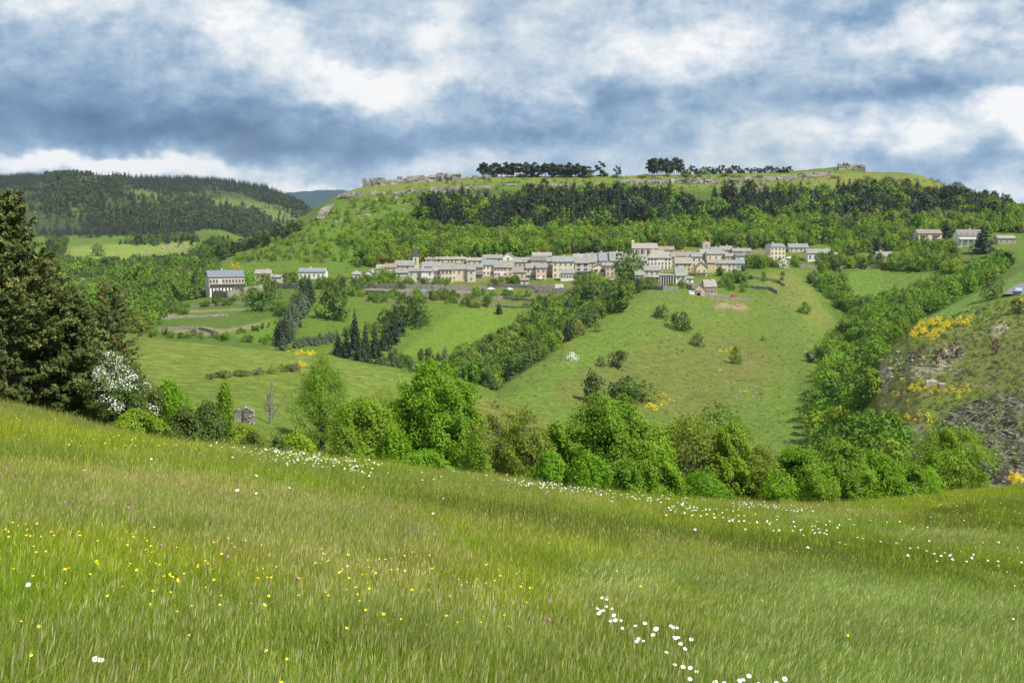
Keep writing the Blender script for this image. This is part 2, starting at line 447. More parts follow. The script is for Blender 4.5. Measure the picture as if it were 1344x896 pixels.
# middle spur
area([(640, 520), (700, 470), (850, 375), (1000, 360), (1060, 370), (1110, 440), (1080, 520), (1070, 620), (640, 640)], 230, 640, (0.120, 0.178, 0.042))
area([(700, 500), (800, 470), (900, 440), (980, 440), (1010, 500), (960, 560), (850, 540), (740, 530)], 230, 600, (0.135, 0.155, 0.05), 0.75)
area([(660, 515), (720, 470), (800, 420), (860, 400), (820, 450), (740, 500), (690, 530)], 230, 600, (0.115, 0.19, 0.038), 0.8)
area([(950, 470), (1000, 455), (1040, 480), (1010, 500), (960, 500)], 230, 600, (0.165, 0.135, 0.06), 0.5, 8)
area([(960, 500), (1060, 500), (1060, 590), (960, 560)], 230, 600, (0.11, 0.19, 0.035), 0.6, 8)
area([(1040, 355), (1060, 380), (1100, 420), (1070, 430), (1000, 380), (1000, 360)], 500, 680, (0.165, 0.195, 0.06), 0.8)
# gully floor and ground under the woods
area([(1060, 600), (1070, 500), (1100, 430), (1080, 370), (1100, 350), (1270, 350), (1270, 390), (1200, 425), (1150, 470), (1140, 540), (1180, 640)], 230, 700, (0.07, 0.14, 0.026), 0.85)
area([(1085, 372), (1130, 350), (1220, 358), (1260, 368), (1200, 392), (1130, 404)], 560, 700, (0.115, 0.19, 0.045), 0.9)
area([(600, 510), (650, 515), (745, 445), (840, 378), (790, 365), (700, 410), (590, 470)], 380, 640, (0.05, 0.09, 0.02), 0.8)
# fields on the left of the valley
area([(360, 470), (430, 380), (560, 385), (700, 400), (700, 430), (640, 470), (560, 500)], 300, 640, (0.098, 0.165, 0.024))
area([(520, 470), (600, 405), (700, 398), (712, 420), (640, 462)], 420, 640, (0.125, 0.205, 0.030))
area([(190, 440), (240, 395), (390, 380), (370, 455), (300, 460)], 300, 700, (0.078, 0.135, 0.024), 0.8)
area([(300, 438), (345, 420), (385, 418), (372, 452), (320, 452)], 400, 640, (0.11, 0.20, 0.022), 0.9)
for pl in ([(203, 432), (270, 428), (290, 431), (340, 421), (360, 423), (300, 437), (270, 440), (210, 436)],
           [(215, 412), (232, 411), (228, 418), (212, 418)], [(240, 408), (330, 404), (330, 408), (245, 412)]):
    area(pl, 400, 700, (0.25, 0.21, 0.13), 0.65, 1)
# gardens and terraces under the village
area([(480, 372), (760, 372), (760, 392), (640, 398), (480, 396)], 560, 690, (0.14, 0.15, 0.085), 0.7)
area([(470, 376), (640, 379), (640, 384), (470, 384)], 560, 690, (0.20, 0.19, 0.17), 0.7, 1)
area([(905, 388), (970, 392), (985, 402), (925, 402), (890, 395)], 560, 690, (0.27, 0.22, 0.19), 0.8, 1)
area([(940, 397), (985, 401), (980, 405), (935, 403)], 520, 690, (0.34, 0.22, 0.20), 0.8, 1)
area([(490, 345), (1010, 312), (1015, 345), (800, 366), (490, 372)], 630, 760, (0.18, 0.175, 0.13), 0.75)
# mesa slope
area([(290, 350), (400, 290), (478, 245), (560, 240), (545, 300), (500, 350), (300, 362)], 640, 1100, (0.105, 0.170, 0.028))
area([(430, 262), (640, 240), (900, 246), (1240, 246), (1240, 232), (1000, 226), (620, 232), (470, 242)], 850, 1120, (0.150, 0.190, 0.052), 0.9)
area([(1060, 228), (1250, 228), (1270, 262), (1060, 256)], 850, 1120, (0.165, 0.185, 0.062), 0.9)
area([(540, 250), (1290, 250), (1344, 300), (1000, 315), (550, 320)], 770, 950, (0.065, 0.11, 0.025), 0.85)
area([(420, 300), (700, 310), (1000, 300), (1000, 325), (560, 340), (440, 350)], 690, 850, (0.095, 0.185, 0.022), 0.8)
# right bank
area([(1140, 520), (1150, 470), (1200, 425), (1344, 350), (1500, 300), (1500, 700), (1290, 660), (1160, 640)], 150, 420, (0.135, 0.185, 0.045))
area(SLATE2, 150, 420, (0.120, 0.125, 0.060), 0.7, 6)
area(SLATE, 150, 420, (0.130, 0.125, 0.095), 0.85, 6)
area([(1195, 428), (1235, 400), (1290, 372), (1344, 350), (1344, 372), (1260, 412), (1215, 432)], 280, 420, (0.130, 0.235, 0.060), 0.8)
for pl in ([(1198, 485), (1230, 470), (1262, 452), (1272, 462), (1240, 485), (1215, 492)], [(1300, 430), (1318, 418), (1328, 425), (1312, 445)], [(1150, 512), (1160, 475), (1172, 490), (1168, 512)]):
    area(pl, 200, 420, (0.30, 0.26, 0.21), 0.85, 1)
area([(1180, 560), (1215, 545), (1225, 600), (1190, 620)], 150, 300, (0.17, 0.15, 0.11), 0.7)
# far left meadow and hill
area([(70, 342), (85, 326), (150, 321), (262, 316), (276, 326), (250, 340), (70, 350)], 1000, 1720, (0.20, 0.26, 0.075))
area([(60, 352), (270, 336), (280, 352), (60, 366)], 900, 1300, (0.11, 0.185, 0.07), 0.8)
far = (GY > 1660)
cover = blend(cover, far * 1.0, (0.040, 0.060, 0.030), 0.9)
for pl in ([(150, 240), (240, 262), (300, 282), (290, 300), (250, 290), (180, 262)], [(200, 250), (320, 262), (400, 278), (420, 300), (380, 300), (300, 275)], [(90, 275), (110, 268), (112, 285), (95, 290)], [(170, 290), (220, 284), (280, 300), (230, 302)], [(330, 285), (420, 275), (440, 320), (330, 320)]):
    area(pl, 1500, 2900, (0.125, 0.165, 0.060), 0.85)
cover = blend(cover, (GY > 3300) * 1.0, (0.022, 0.052, 0.095), 0.95)  # far forest ridge: blue of the distance haze painted into its colour

veg = (cover[..., 1] > cover[..., 0] * 1.05)[..., None]
cover = np.where(veg, cover * np.array([0.90, 0.90, 0.50]), cover * np.array([1.0, 1.0, 0.85]))

# ------------------------------------------------------------------ materials
def mat(name):
    m = bpy.data.materials.new(name); m.use_nodes = True
    t = NT(m.node_tree); bs = t.n['Principled BSDF']
    bs.inputs['Specular IOR Level'].default_value = 0.2
    bs.inputs['Roughness'].default_value = 0.9
    return m, t, bs

mg, t, bs = mat('ground_cover')
at = t.new('ShaderNodeAttribute', attribute_name='cover')
geo = t.new('ShaderNodeNewGeometry')
pos = geo.outputs['Position']
na = t.noise(pos, 0.55, 5, 0.65); nb = t.noise(pos, 2.6, 4, 0.6); nc = t.noise(pos, 0.11, 5, 0.6)
v = t.math('MULTIPLY', t.rng(na, 0.3, 0.7, 0.62, 1.34), t.rng(nb, 0.3, 0.7, 0.70, 1.28))
c = t.mix(1.0, at.outputs['Color'], v, 'MULTIPLY')
c = t.mix(t.rng(nc, 0.45, 0.72, 0, 0.5), c, t.mix(1.0, c, (1.25, 0.98, 1.2), 'MULTIPLY'))
c = t.mix(t.rng(t.noise(pos, 0.33, 4, 0.7), 0.56, 0.72, 0, 0.55), c, t.mix(1.0, c, (0.55, 0.72, 0.6), 'MULTIPLY'))
# narrow sheep terraces and tussock lines along the slopes, worn patches
sz = t.new('ShaderNodeSeparateXYZ'); t.put(sz.inputs[0], pos)
ph = t.math('ADD', t.math('MULTIPLY', sz.outputs[2], 4.2), t.math('MULTIPLY', t.noise(pos, 0.05, 5, 0.6), 26.0))
ln = t.math('SINE', ph)
ln = t.math('MULTIPLY', t.rng(ln, 0.1, 1.0), t.rng(t.noise(pos, 0.03, 4, 0.6), 0.42, 0.6))
c = t.mix(t.math('MULTIPLY', ln, 0.42), c, t.mix(1.0, c, (0.62, 0.66, 0.55), 'MULTIPLY'))
c = t.mix(t.rng(t.noise(pos, 0.035, 6, 0.68), 0.5, 0.68, 0, 0.55), c, t.mix(1.0, c, (1.22, 0.98, 0.95), 'MULTIPLY'))
c = t.mix(t.rng(t.noise(pos, 0.9, 3, 0.7), 0.6, 0.72, 0, 0.6), c, t.mix(1.0, c, (0.5, 0.62, 0.5), 'MULTIPLY'))
t.put(bs.inputs['Base Color'], c)
bmp = t.new('ShaderNodeBump'); bmp.inputs['Strength'].default_value = 0.9; bmp.inputs['Distance'].default_value = 0.6
t.put(bmp.inputs['Height'], t.math('ADD', na, t.math('MULTIPLY', nb, 0.5)))
t.put(bs.inputs['Normal'], bmp.outputs[0])

nc_, nr_ = GX.shape
idx = np.arange(nc_ * nr_).reshape(nc_, nr_)
faces = np.stack([idx[:-1, :-1], idx[1:, :-1], idx[1:, 1:], idx[:-1, 1:]], -1).reshape(-1, 4)
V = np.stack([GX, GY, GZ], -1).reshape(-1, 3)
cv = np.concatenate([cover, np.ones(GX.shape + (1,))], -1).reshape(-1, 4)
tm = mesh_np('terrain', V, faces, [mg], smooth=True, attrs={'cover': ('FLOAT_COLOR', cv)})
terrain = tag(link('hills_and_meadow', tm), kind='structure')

# ------------------------------------------------------------------ more materials
def foliage(name, col, var=0.15, trans=0.28, hue=0.014, gloss=0.3, leafvar=0.14):
    """leaves: own colour, changed a little from tree to tree, clump to clump and leaf to leaf"""
    m, t, bs = mat(name)
    if col[1] > col[0] * 1.05: col = (col[0] * 1.0, col[1] * 0.92, col[2] * 0.65)
    oi = t.new('ShaderNodeObjectInfo'); at = t.new('ShaderNodeAttribute', attribute_name='leaf')
    geo = t.new('ShaderNodeNewGeometry')
    nz = t.noise(geo.outputs['Position'], 0.9, 3, 0.6)
    rnd = oi.outputs['Random']
    hsv = t.new('ShaderNodeHueSaturation')
    hsv.inputs['Color'].default_value = (*col, 1)
    t.put(hsv.inputs['Hue'], t.rng(t.math('ADD', t.math('MULTIPLY', rnd, 0.6), t.math('MULTIPLY', nz, 0.4)), 0.2, 0.8, 0.5 - hue, 0.5 + hue))
    hsv.inputs['Saturation'].default_value = 1.0
    v = t.math('MULTIPLY', t.rng(t.math('FRACT', t.math('MULTIPLY', rnd, 7.31)), 0, 1, 1 - var, 1 + var), t.rng(at.outputs['Fac'], 0, 1, 1 - leafvar, 1 + leafvar))
    t.put(hsv.inputs['Value'], v)
    c = t.mix(1.0, hsv.outputs[0], oi.outputs['Color'], 'MULTIPLY')
    t.put(bs.inputs['Base Color'], c)
    bs.inputs['Roughness'].default_value = 0.62; bs.inputs['Specular IOR Level'].default_value = gloss
    tr = t.new('ShaderNodeBsdfTranslucent'); t.put(tr.inputs[0], t.mix(1.0, c, (1.3, 1.25, 0.5), 'MULTIPLY'))
    mx = t.new('ShaderNodeMixShader'); mx.inputs[0].default_value = trans
    t.l.new(bs.outputs[0], mx.inputs[1]); t.l.new(tr.outputs[0], mx.inputs[2])
    t.l.new(mx.outputs[0], t.n['Material Output'].inputs[0])
    return m

def plain(name, col, rough=0.9, var=0.2, scale=1.5, col2=None, spec=0.2, tint=False):
    m, t, bs = mat(name)
    geo = t.new('ShaderNodeNewGeometry'); nz = t.noise(geo.outputs['Position'], scale, 5, 0.65)
    if col2: c = t.mix(t.rng(nz, 0.38, 0.62), col, col2)
    else: c = t.mix(t.rng(nz, 0.3, 0.7), tuple(x * (1 - var) for x in col), tuple(min(x * (1 + var), 1) for x in col))
    if tint:
        oi = t.new('ShaderNodeObjectInfo'); c = t.mix(1.0, c, oi.outputs['Color'], 'MULTIPLY')
    t.put(bs.inputs['Base Color'], c); bs.inputs['Roughness'].default_value = rough; bs.inputs['Specular IOR Level'].default_value = spec
    return m

M = {}
M['bark'] = plain('bark', (0.11, 0.09, 0.07), 0.95, 0.4, 6)
M['bark_pale'] = plain('pale_bark', (0.26, 0.23, 0.18), 0.95, 0.3, 5)
M['bark_grey'] = plain('dead_grey_wood', (0.20, 0.18, 0.16), 0.95, 0.3, 5)
M['bright'] = foliage('bright_green_leaves', (0.135, 0.285, 0.018))
M['green'] = foliage('green_leaves', (0.120, 0.225, 0.026))
M['yellowgreen'] = foliage('yellow_green_leaves', (0.205, 0.320, 0.028))
M['olive'] = foliage('olive_young_leaves', (0.185, 0.255, 0.045))
M['dull'] = foliage('dull_green_leaves', (0.095, 0.155, 0.044))
M['conifer'] = foliage('dark_conifer_needles', (0.021, 0.041, 0.019), 0.4, 0.08, 0.02)
M['blue_conifer'] = foliage('blue_green_conifer_needles', (0.085, 0.130, 0.090), 0.3, 0.08, 0.02)
M['pine'] = foliage('pine_needles', (0.032, 0.052, 0.022), 0.35, 0.08, 0.02)
M['farwood'] = foliage('far_wood_leaves', (0.055, 0.085, 0.032), 0.45, 0.1, 0.03)
M['needle'] = foliage('near_pine_needles', (0.075, 0.118, 0.034), 0.08, 0.2, 0.008)
M['near_bright'] = foliage('ash_leaves', (0.165, 0.345, 0.018), 0.05, 0.35, 0.005, 0.3, 0.24)
M['near_green'] = foliage('hedge_leaves', (0.160, 0.300, 0.024), 0.07, 0.32, 0.008, 0.3, 0.24)
M['near_yellowgreen'] = foliage('young_hedge_leaves', (0.205, 0.340, 0.028), 0.06, 0.32, 0.008, 0.3, 0.24)
M['near_olive'] = foliage('budding_hedge_leaves', (0.190, 0.275, 0.038), 0.06, 0.3, 0.008, 0.3, 0.24)
M['near_dull'] = foliage('dull_hedge_leaves', (0.100, 0.165, 0.040), 0.08, 0.28, 0.01, 0.3, 0.24)
M['needle_tip'] = foliage('yellow_brown_pine_catkins', (0.27, 0.215, 0.065), 0.1, 0.15, 0.02)
M['broom'] = foliage('broom_flowers', (0.80, 0.64, 0.020), 0.15, 0.15, 0.012)
M['broom_green'] = foliage('broom_stems', (0.07, 0.11, 0.02))
M['whiteblossom'] = foliage('white_blossom', (0.70, 0.72, 0.66), 0.1, 0.1, 0.005)
M['heath'] = foliage('brown_heath_twigs', (0.10, 0.075, 0.05), 0.3, 0.05, 0.02)


# ------------------------------------------------------------------ leaves
def leaf_quads(cen, nrm, size, rng, asp=1.0, jit=0.45):
    """small four-sided leaves; cen (N,3), nrm (N,3), size (N,)"""
    N = len(cen)
    n = nrm + rng.normal(0, jit, (N, 3)); n /= np.linalg.norm(n, axis=1)[:, None] + 1e-9
    a = np.cross(n, rng.normal(0, 1, (N, 3))); a /= np.linalg.norm(a, axis=1)[:, None] + 1e-9
    b_ = np.cross(n, a)
    s = size[:, None] * 0.5
    fold = n * s * 0.35
    v = np.stack([cen - a * s * asp, cen - b_ * s * 0.62 - fold, cen + a * s * asp, cen + b_ * s * 0.62 - fold], 1).reshape(-1, 3)
    f = np.arange(4 * N).reshape(N, 4)
    return v, f

def lobes_crown(rng, n_lobes, n_leaf, leaf, W_=1.0, H_=1.0, base=0.12, shape='round', lobe=0.3, fill=0.5):
    """a crown of unit height: lobes spread in an uneven outline, leaves on and in the lobes"""
    L = []
    k = 0
    while len(L) < n_lobes and k < 6000:
        k += 1
        z = rng.uniform(base, 1.0)
        h = (z - base) / (1 - base)
        if shape == 'round': rad = math.sqrt(max(0, 1 - (2 * h - 0.85) ** 2 / 1.35)) * 0.5
        elif shape == 'tall': rad = (0.5 * math.sin(math.pi * min(1, h * 0.82 + 0.16)) ** 0.7)
        elif shape == 'bush': rad = 0.5 * math.sqrt(max(0, 1 - h * h))
        else: rad = 0.5 * (1 - h) ** 0.8
        a = rng.uniform(0, 2 * math.pi); r = rad * math.sqrt(rng.uniform(0.15, 1)) * (1 + 0.22 * math.sin(3 * a + 1.3 * k % 3))
        lr = lobe * rng.uniform(0.55, 1.15) * (0.75 + 0.25 * (1 - h))
        L.append((r * math.cos(a) * W_ * (1 - lr * 0.5), r * math.sin(a) * W_ * (1 - lr * 0.5), z * H_ - lr * 0.25, lr * 0.5))
    L = np.array(L)
    wts = L[:, 3] ** 2; wts /= wts.sum()
    pick = rng.choice(len(L), n_leaf, p=wts)
    d = rng.normal(0, 1, (n_leaf, 3)); d[:, 2] += 0.35; d /= np.linalg.norm(d, axis=1)[:, None]
    rr = np.where(rng.random(n_leaf) < fill, rng.uniform(0.85, 1.12, n_leaf), rng.uniform(0.3, 1.0, n_leaf))
    c = L[pick, :3] + d * (L[pick, 3] * rr)[:, None] * np.array([W_ ** 0.3, W_ ** 0.3, 0.85])
    ctr = np.array([0, 0, 0.45 * H_])
    out = c - ctr; out /= np.linalg.norm(out, axis=1)[:, None] + 1e-9
    nrm = d * 0.7 + out * 0.3 + np.array([0, 0, 0.25])
    v, f = leaf_quads(c, nrm, rng.uniform(0.7, 1.3, n_leaf) * leaf, rng)
    clump = rng.uniform(0.25, 0.75, len(L))[pick]
    lv = np.repeat(np.clip(clump + rng.normal(0, 0.16, n_leaf), 0, 1), 4)
    return v, f, lv, L

def pn(x, y, z, s, seed=0):
    return 0.5 * (vnoise((x + z * 0.73) / s, (y - z * 0.31) / s, seed) + vnoise((y + x * 0.41) / s, (z - x * 0.23) / s, seed + 5))
def cloud_crown(rng, n, leaf, H, Wd, low, shape, clump, thr=0.46, depth=0.3):
    """leaves gathered in uneven sprays through an uneven envelope, in metres"""
    P_, N_, C_ = [], [], []; got = 0; sd_ = int(rng.integers(1, 900)); tries = 0
    while got < n and tries < 30:
        tries += 1; m_ = n * 2
        h = rng.uniform(0, 1, m_); a = rng.uniform(0, 2 * math.pi, m_)
        if shape == 'round': rad = np.sqrt(np.maximum(0, 1 - (2 * h - 0.80) ** 2 / 1.45)) * 0.5
        elif shape == 'tall': rad = 0.5 * np.sin(math.pi * np.minimum(1, h * 0.84 + 0.14)) ** 0.8
        else: rad = 0.5 * np.sqrt(np.maximum(0, 1 - h ** 1.8))
        ok = rng.random(m_) < rad * 2; h, a, rad = h[ok], a[ok], rad[ok]
        out_ = 1 + 0.75 * (pn(np.cos(a) * 1.2 + 5, np.sin(a) * 1.2 + 5, h * 1.9, 0.55, sd_) - 0.5) + 0.65 * (pn(np.cos(a) + 9, np.sin(a), h * 1.7, 0.2, sd_ + 1) - 0.5) + 0.3 * (pn(np.cos(a) + 9, np.sin(a), h * 1.7, 0.08, sd_ + 4) - 0.5)
        f = rng.random(len(h)) ** depth
        r = np.maximum(rad * out_ * f + rng.normal(0, 0.022, len(h)), 0)
        zz = low + (1 - low) * h * (0.80 + 0.17 * out_ + 0.05 * rng.normal(0, 1, len(h)))
        x, y, z_ = r * np.cos(a) * Wd, r * np.sin(a) * Wd, zz * H
        e = clump * 0.12
        d0 = pn(x, y, z_, clump, sd_ + 2) + 0.35 * (pn(x, y, z_, clump * 0.45, sd_ + 3) - 0.5)
        k = d0 > thr + 0.06 * rng.normal(0, 1, len(x))
        x, y, z_, a, f, h, d0 = x[k], y[k], z_[k], a[k], f[k], h[k], d0[k]
        g = np.stack([pn(x + e, y, z_, clump, sd_ + 2) - pn(x - e, y, z_, clump, sd_ + 2), pn(x, y + e, z_, clump, sd_ + 2) - pn(x, y - e, z_, clump, sd_ + 2), pn(x, y, z_ + e, clump, sd_ + 2) - pn(x, y, z_ - e, clump, sd_ + 2)], 1)
        g /= np.linalg.norm(g, axis=1)[:, None] + 1e-6
        N_.append(-g * 0.55 + np.stack([np.cos(a) * 0.6, np.sin(a) * 0.6, 0.45 + 0.3 * h], 1)); P_.append(np.stack([x, y, z_], 1)); C_.append(d0); got += len(x)
    P_ = np.concatenate(P_)[:n]; N_ = np.concatenate(N_)[:n]; C_ = np.concatenate(C_)[:n]; n = len(P_)
    N_ /= np.linalg.norm(N_, axis=1)[:, None]
    v, f = leaf_quads(P_, N_, rng.uniform(0.6, 1.3, n) * leaf, rng, 1.15, 0.5)
    tone = pn(P_[:, 0], P_[:, 1], P_[:, 2], clump * 1.6, sd_ + 8)
    lv = np.repeat(np.clip(0.1 + 0.8 * tone + rng.normal(0, 0.13, n), 0, 1), 4)
    L = P_[rng.integers(0, n, 160)] * 0.9
    return v, f, lv, np.concatenate([L / H, np.full((160, 1), clump * 0.5 / H)], 1)

def join_tris(parts):
    """parts: list of (v, f(quads), leaf values, material index)"""
    vs, fs, ls, ms = [], [], [], []; o = 0
    for v, f, l, mi in parts:
        vs.append(v); fs.append(f + o); ls.append(l); ms.append(np.full(len(f), mi)); o += len(v)
    return np.concatenate(vs), np.concatenate(fs), np.concatenate(ls), np.concatenate(ms)

def trunk_quads(pts, rad, n=5):
    m = MB(); m.tube(pts, rad, n, cap=False)
    return np.array(m.v), np.array(m.f, dtype=int), np.full(len(m.v), 0.5)

PARTS = {}
def far_broadleaf(seed, mt, n=420, shape='round', W_=0.95, leaf=0.108):
    rng = np.random.default_rng(seed)
    if shape in ('round', 'tall', 'bush') and n >= 300: v, f, l, L = cloud_crown(rng, n, leaf * 0.95, 1.0, W_ * 1.02, 0.0 if shape == 'bush' else 0.07, shape, 0.26, 0.47, 0.42)
    else: v, f, l, L = lobes_crown(rng, 34, n, leaf, W_, 1.0, 0.08, shape, 0.30, 0.75)
    tv, tf, tl = trunk_quads([(0, 0, -0.08), (0.01, 0, 0.25), (0, 0.01, 0.6)], [0.03, 0.022, 0.012])
    V_, F_, L_, I_ = join_tris([(v, f, l, 0), (tv, tf, tl, 1)])
    me = mesh_np('broadleaf_tree', V_, F_, [mt, M['bark']], I_, attrs={'leaf': ('FLOAT', L_)})
    PARTS[me.name] = (mesh_np('crown', v, f, [mt], attrs={'leaf': ('FLOAT', l)}), mesh_np('trunk', tv, tf, [M['bark']])); return me

def far_conifer(seed, mt, n=560, width=0.36, base=0.06, ragged=0.3):
    rng = np.random.default_rng(seed)
    z = base + (1 - base) * (1 - np.sqrt(rng.uniform(0, 1, n)) * 0.999)
    tier = (z * 13) % 1.0
    rad = width * 0.5 * (1 - z) ** 0.75 * (1.12 - 0.5 * tier) + 0.012
    a = rng.uniform(0, 2 * math.pi, n)
    rr = rad * (1 + ragged * np.sin(5 * a + seed + z * 9)) * rng.uniform(0.45, 1.12, n)
    c = np.stack([rr * np.cos(a), rr * np.sin(a), z], 1)
    out = np.stack([np.cos(a), np.sin(a), np.full(n, 0.55)], 1)
    v, f = leaf_quads(c, out, rng.uniform(0.7, 1.3, n) * (0.035 + 0.06 * (1 - z)), rng, 1.3, 0.4)
    l = np.repeat(np.clip(0.5 + rng.normal(0, 0.2, n), 0, 1), 4)
    tv, tf, tl = trunk_quads([(0, 0, -0.08), (0, 0, 0.5), (0, 0, 0.97)], [0.017, 0.011, 0.003])
    V_, F_, L_, I_ = join_tris([(v, f, l, 0), (tv, tf, tl, 1)])
    me = mesh_np('conifer_tree', V_, F_, [mt, M['bark']], I_, attrs={'leaf': ('FLOAT', L_)})
    PARTS[me.name] = (mesh_np('crown', v, f, [mt], attrs={'leaf': ('FLOAT', l)}), mesh_np('trunk', tv, tf, [M['bark']])); return me

def far_pine(seed, mt, n=300, crown=0.45):
    """bare trunk below, crown in the upper half"""
    rng = np.random.default_rng(seed)
    v, f, l, L = lobes_crown(rng, 12, n, 0.10, 0.62, 1.0, 1 - crown, 'round', 0.26, 0.7)
    tv, tf, tl = trunk_quads([(0, 0, -0.08), (0.015, 0, 0.45), (0, 0.01, 0.85)], [0.02, 0.015, 0.008])
    V_, F_, L_, I_ = join_tris([(v, f, l, 0), (tv, tf, tl, 1)])
    me = mesh_np('pine_tree', V_, F_, [mt, M['bark']], I_, attrs={'leaf': ('FLOAT', L_)})
    PARTS[me.name] = (mesh_np('crown', v, f, [mt], attrs={'leaf': ('FLOAT', l)}), mesh_np('trunk', tv, tf, [M['bark']])); return me

PB = {}
for key, mt in (('bright', 'bright'), ('green', 'green'), ('yellowgreen', 'yellowgreen'), ('olive', 'olive'), ('dull', 'dull')):
    PB[key] = [far_broadleaf(100 + 7 * i + len(key), M[mt], 800 if i < 3 else 650, ('round', 'round', 'tall', 'bush')[i], (0.95, 1.15, 0.75, 1.3)[i]) for i in range(4)]
PB['conifer'] = [far_conifer(200 + i, M['conifer'], 560, (0.40, 0.5, 0.36)[i]) for i in range(3)]
PB['blue_conifer'] = [far_conifer(210 + i, M['blue_conifer'], 560, (0.46, 0.54, 0.42)[i]) for i in range(3)]
PB['pine'] = [far_pine(220 + i, M['pine'], 420, (0.62, 0.52, 0.72)[i]) for i in range(3)]
PB['bushy_pine'] = [far_broadleaf(230 + i, M['pine'], 380, ('round', 'cone', 'tall')[i], (0.7, 0.75, 0.55)[i]) for i in range(3)]
PB['farwood'] = [far_broadleaf(240 + i, M['farwood'], 90, ('round', 'cone')[i % 2], (0.9, 0.6, 1.0, 0.5)[i], 0.2) for i in range(4)]
PB['farconifer'] = [far_conifer(250 + i, M['conifer'], 90, 0.46) for i in range(3)]
PB['bush'] = [far_broadleaf(260 + i, M[k_], 300, 'bush', 1.5, 0.13) for i, k_ in enumerate(('green', 'dull', 'yellowgreen', 'heath'))]
PB['broom'] = [far_broadleaf(270 + i, M['broom'], 260, 'bush', 1.7, 0.13) for i in range(2)]
PB['heath'] = [far_broadleaf(280 + i, M['heath'], 260, 'bush', 1.3, 0.13) for i in range(2)]
PB['blossom'] = [far_broadleaf(290, M['whiteblossom'], 300, 'bush', 1.25, 0.12)]


# ------------------------------------------------------------------ scattering
NGC = {}
def scatter(name, pts, rotz, scl, meshes, label=None, cat=None, group=None, tilt=None):
    """one object that stands for a mass nobody could count: instances on points"""
    pts = np.asarray(pts, np.float32); n = len(pts)
    coll = bpy.data.collections.new(name + '_kinds')
    for i, m_ in enumerate(meshes):
        o = bpy.data.objects.new('%s_kind_%02d' % (name, i), m_); coll.objects.link(o)
    me = bpy.data.meshes.new(name)
    me.vertices.add(n); me.vertices.foreach_set('co', pts.ravel())
    rot = np.zeros((n, 3), np.float32); rot[:, 2] = rotz
    if tilt is not None: rot[:, :2] = tilt
    a = me.attributes.new('rot', 'FLOAT_VECTOR', 'POINT'); a.data.foreach_set('vector', rot.ravel())
    scl = np.asarray(scl, np.float32)
    if scl.ndim == 1: scl = np.repeat(scl[:, None], 3, 1)
    a = me.attributes.new('scl', 'FLOAT_VECTOR', 'POINT'); a.data.foreach_set('vector', scl.ravel())
    a = me.attributes.new('pick', 'INT', 'POINT'); a.data.foreach_set('value', NR.integers(0, len(meshes), n).astype(np.int32))
    me.update()
    o = link(name, me)
    ng = bpy.data.node_groups.new(name, 'GeometryNodeTree')
    ng.interface.new_socket('Geometry', in_out='INPUT', socket_type='NodeSocketGeometry')
    ng.interface.new_socket('Geometry', in_out='OUTPUT', socket_type='NodeSocketGeometry')
    N, L = ng.nodes, ng.links
    gi = N.new('NodeGroupInput'); go = N.new('NodeGroupOutput')
    ip = N.new('GeometryNodeInstanceOnPoints'); ci = N.new('GeometryNodeCollectionInfo')
    ci.inputs['Collection'].default_value = coll
    ci.inputs['Separate Children'].default_value = True; ci.inputs['Reset Children'].default_value = True
    def attr(nm, ty):
        q = N.new('GeometryNodeInputNamedAttribute'); q.data_type = ty; q.inputs['Name'].default_value = nm
        return q.outputs['Attribute']
    L.new(gi.outputs[0], ip.inputs['Points']); L.new(ci.outputs[0], ip.inputs['Instance'])
    ip.inputs['Pick Instance'].default_value = True
    L.new(attr('pick', 'INT'), ip.inputs['Instance Index'])
    e2r = N.new('FunctionNodeEulerToRotation'); L.new(attr('rot', 'FLOAT_VECTOR'), e2r.inputs[0])
    L.new(e2r.outputs[0], ip.inputs['Rotation']); L.new(attr('scl', 'FLOAT_VECTOR'), ip.inputs['Scale'])
    L.new(ip.outputs[0], go.inputs[0])
    md = o.modifiers.new('scatter', 'NODES'); md.node_group = ng
    tag(o, label, cat, group, 'stuff')
    return o

def area_pts(polys, y0, y1, n, dmin=0.0, sink=0.15, cap=60000):
    """points spread evenly over the ground inside photograph polygons, between two distances"""
    out = np.zeros((0, 3)); tries = 0
    if not isinstance(polys[0], list): polys = [polys]
    px = [p[0] for pl in polys for p in pl]
    u0 = min(ray(min(px), 448)[0] * y / (y + Y0) for y in (y0, y1)); u1 = max(ray(max(px), 448)[0] * y / (y + Y0) for y in (y0, y1))
    cell = {}
    res = []
    while len(res) < n and tries < 24:
        tries += 1
        m_ = max(2000, n * 3)
        Y = np.sqrt(NR.uniform(y0 * y0, y1 * y1, m_)); X = NR.uniform(u0, u1, m_) * (Y + Y0)
        # quick height from the grid nearest column
        Z = quick(X, Y)
        qx, qy = proj(X, Y, Z)
        ok = np.zeros(m_, bool)
        for pl in polys: ok |= inpoly(qx, qy, pl)
        for x, y, z in zip(X[ok], Y[ok], Z[ok]):
            if dmin > 0:
                kx, ky = int(x // dmin), int(y // dmin)
                if any((x - p[0]) ** 2 + (y - p[1]) ** 2 < dmin * dmin for i in (-1, 0, 1) for j in (-1, 0, 1) for p in cell.get((kx + i, ky + j), ())): continue
                cell.setdefault((kx, ky), []).append((x, y))
            res.append((x, y, z - sink))
            if len(res) >= n: break
    return np.array(res) if res else np.zeros((0, 3))

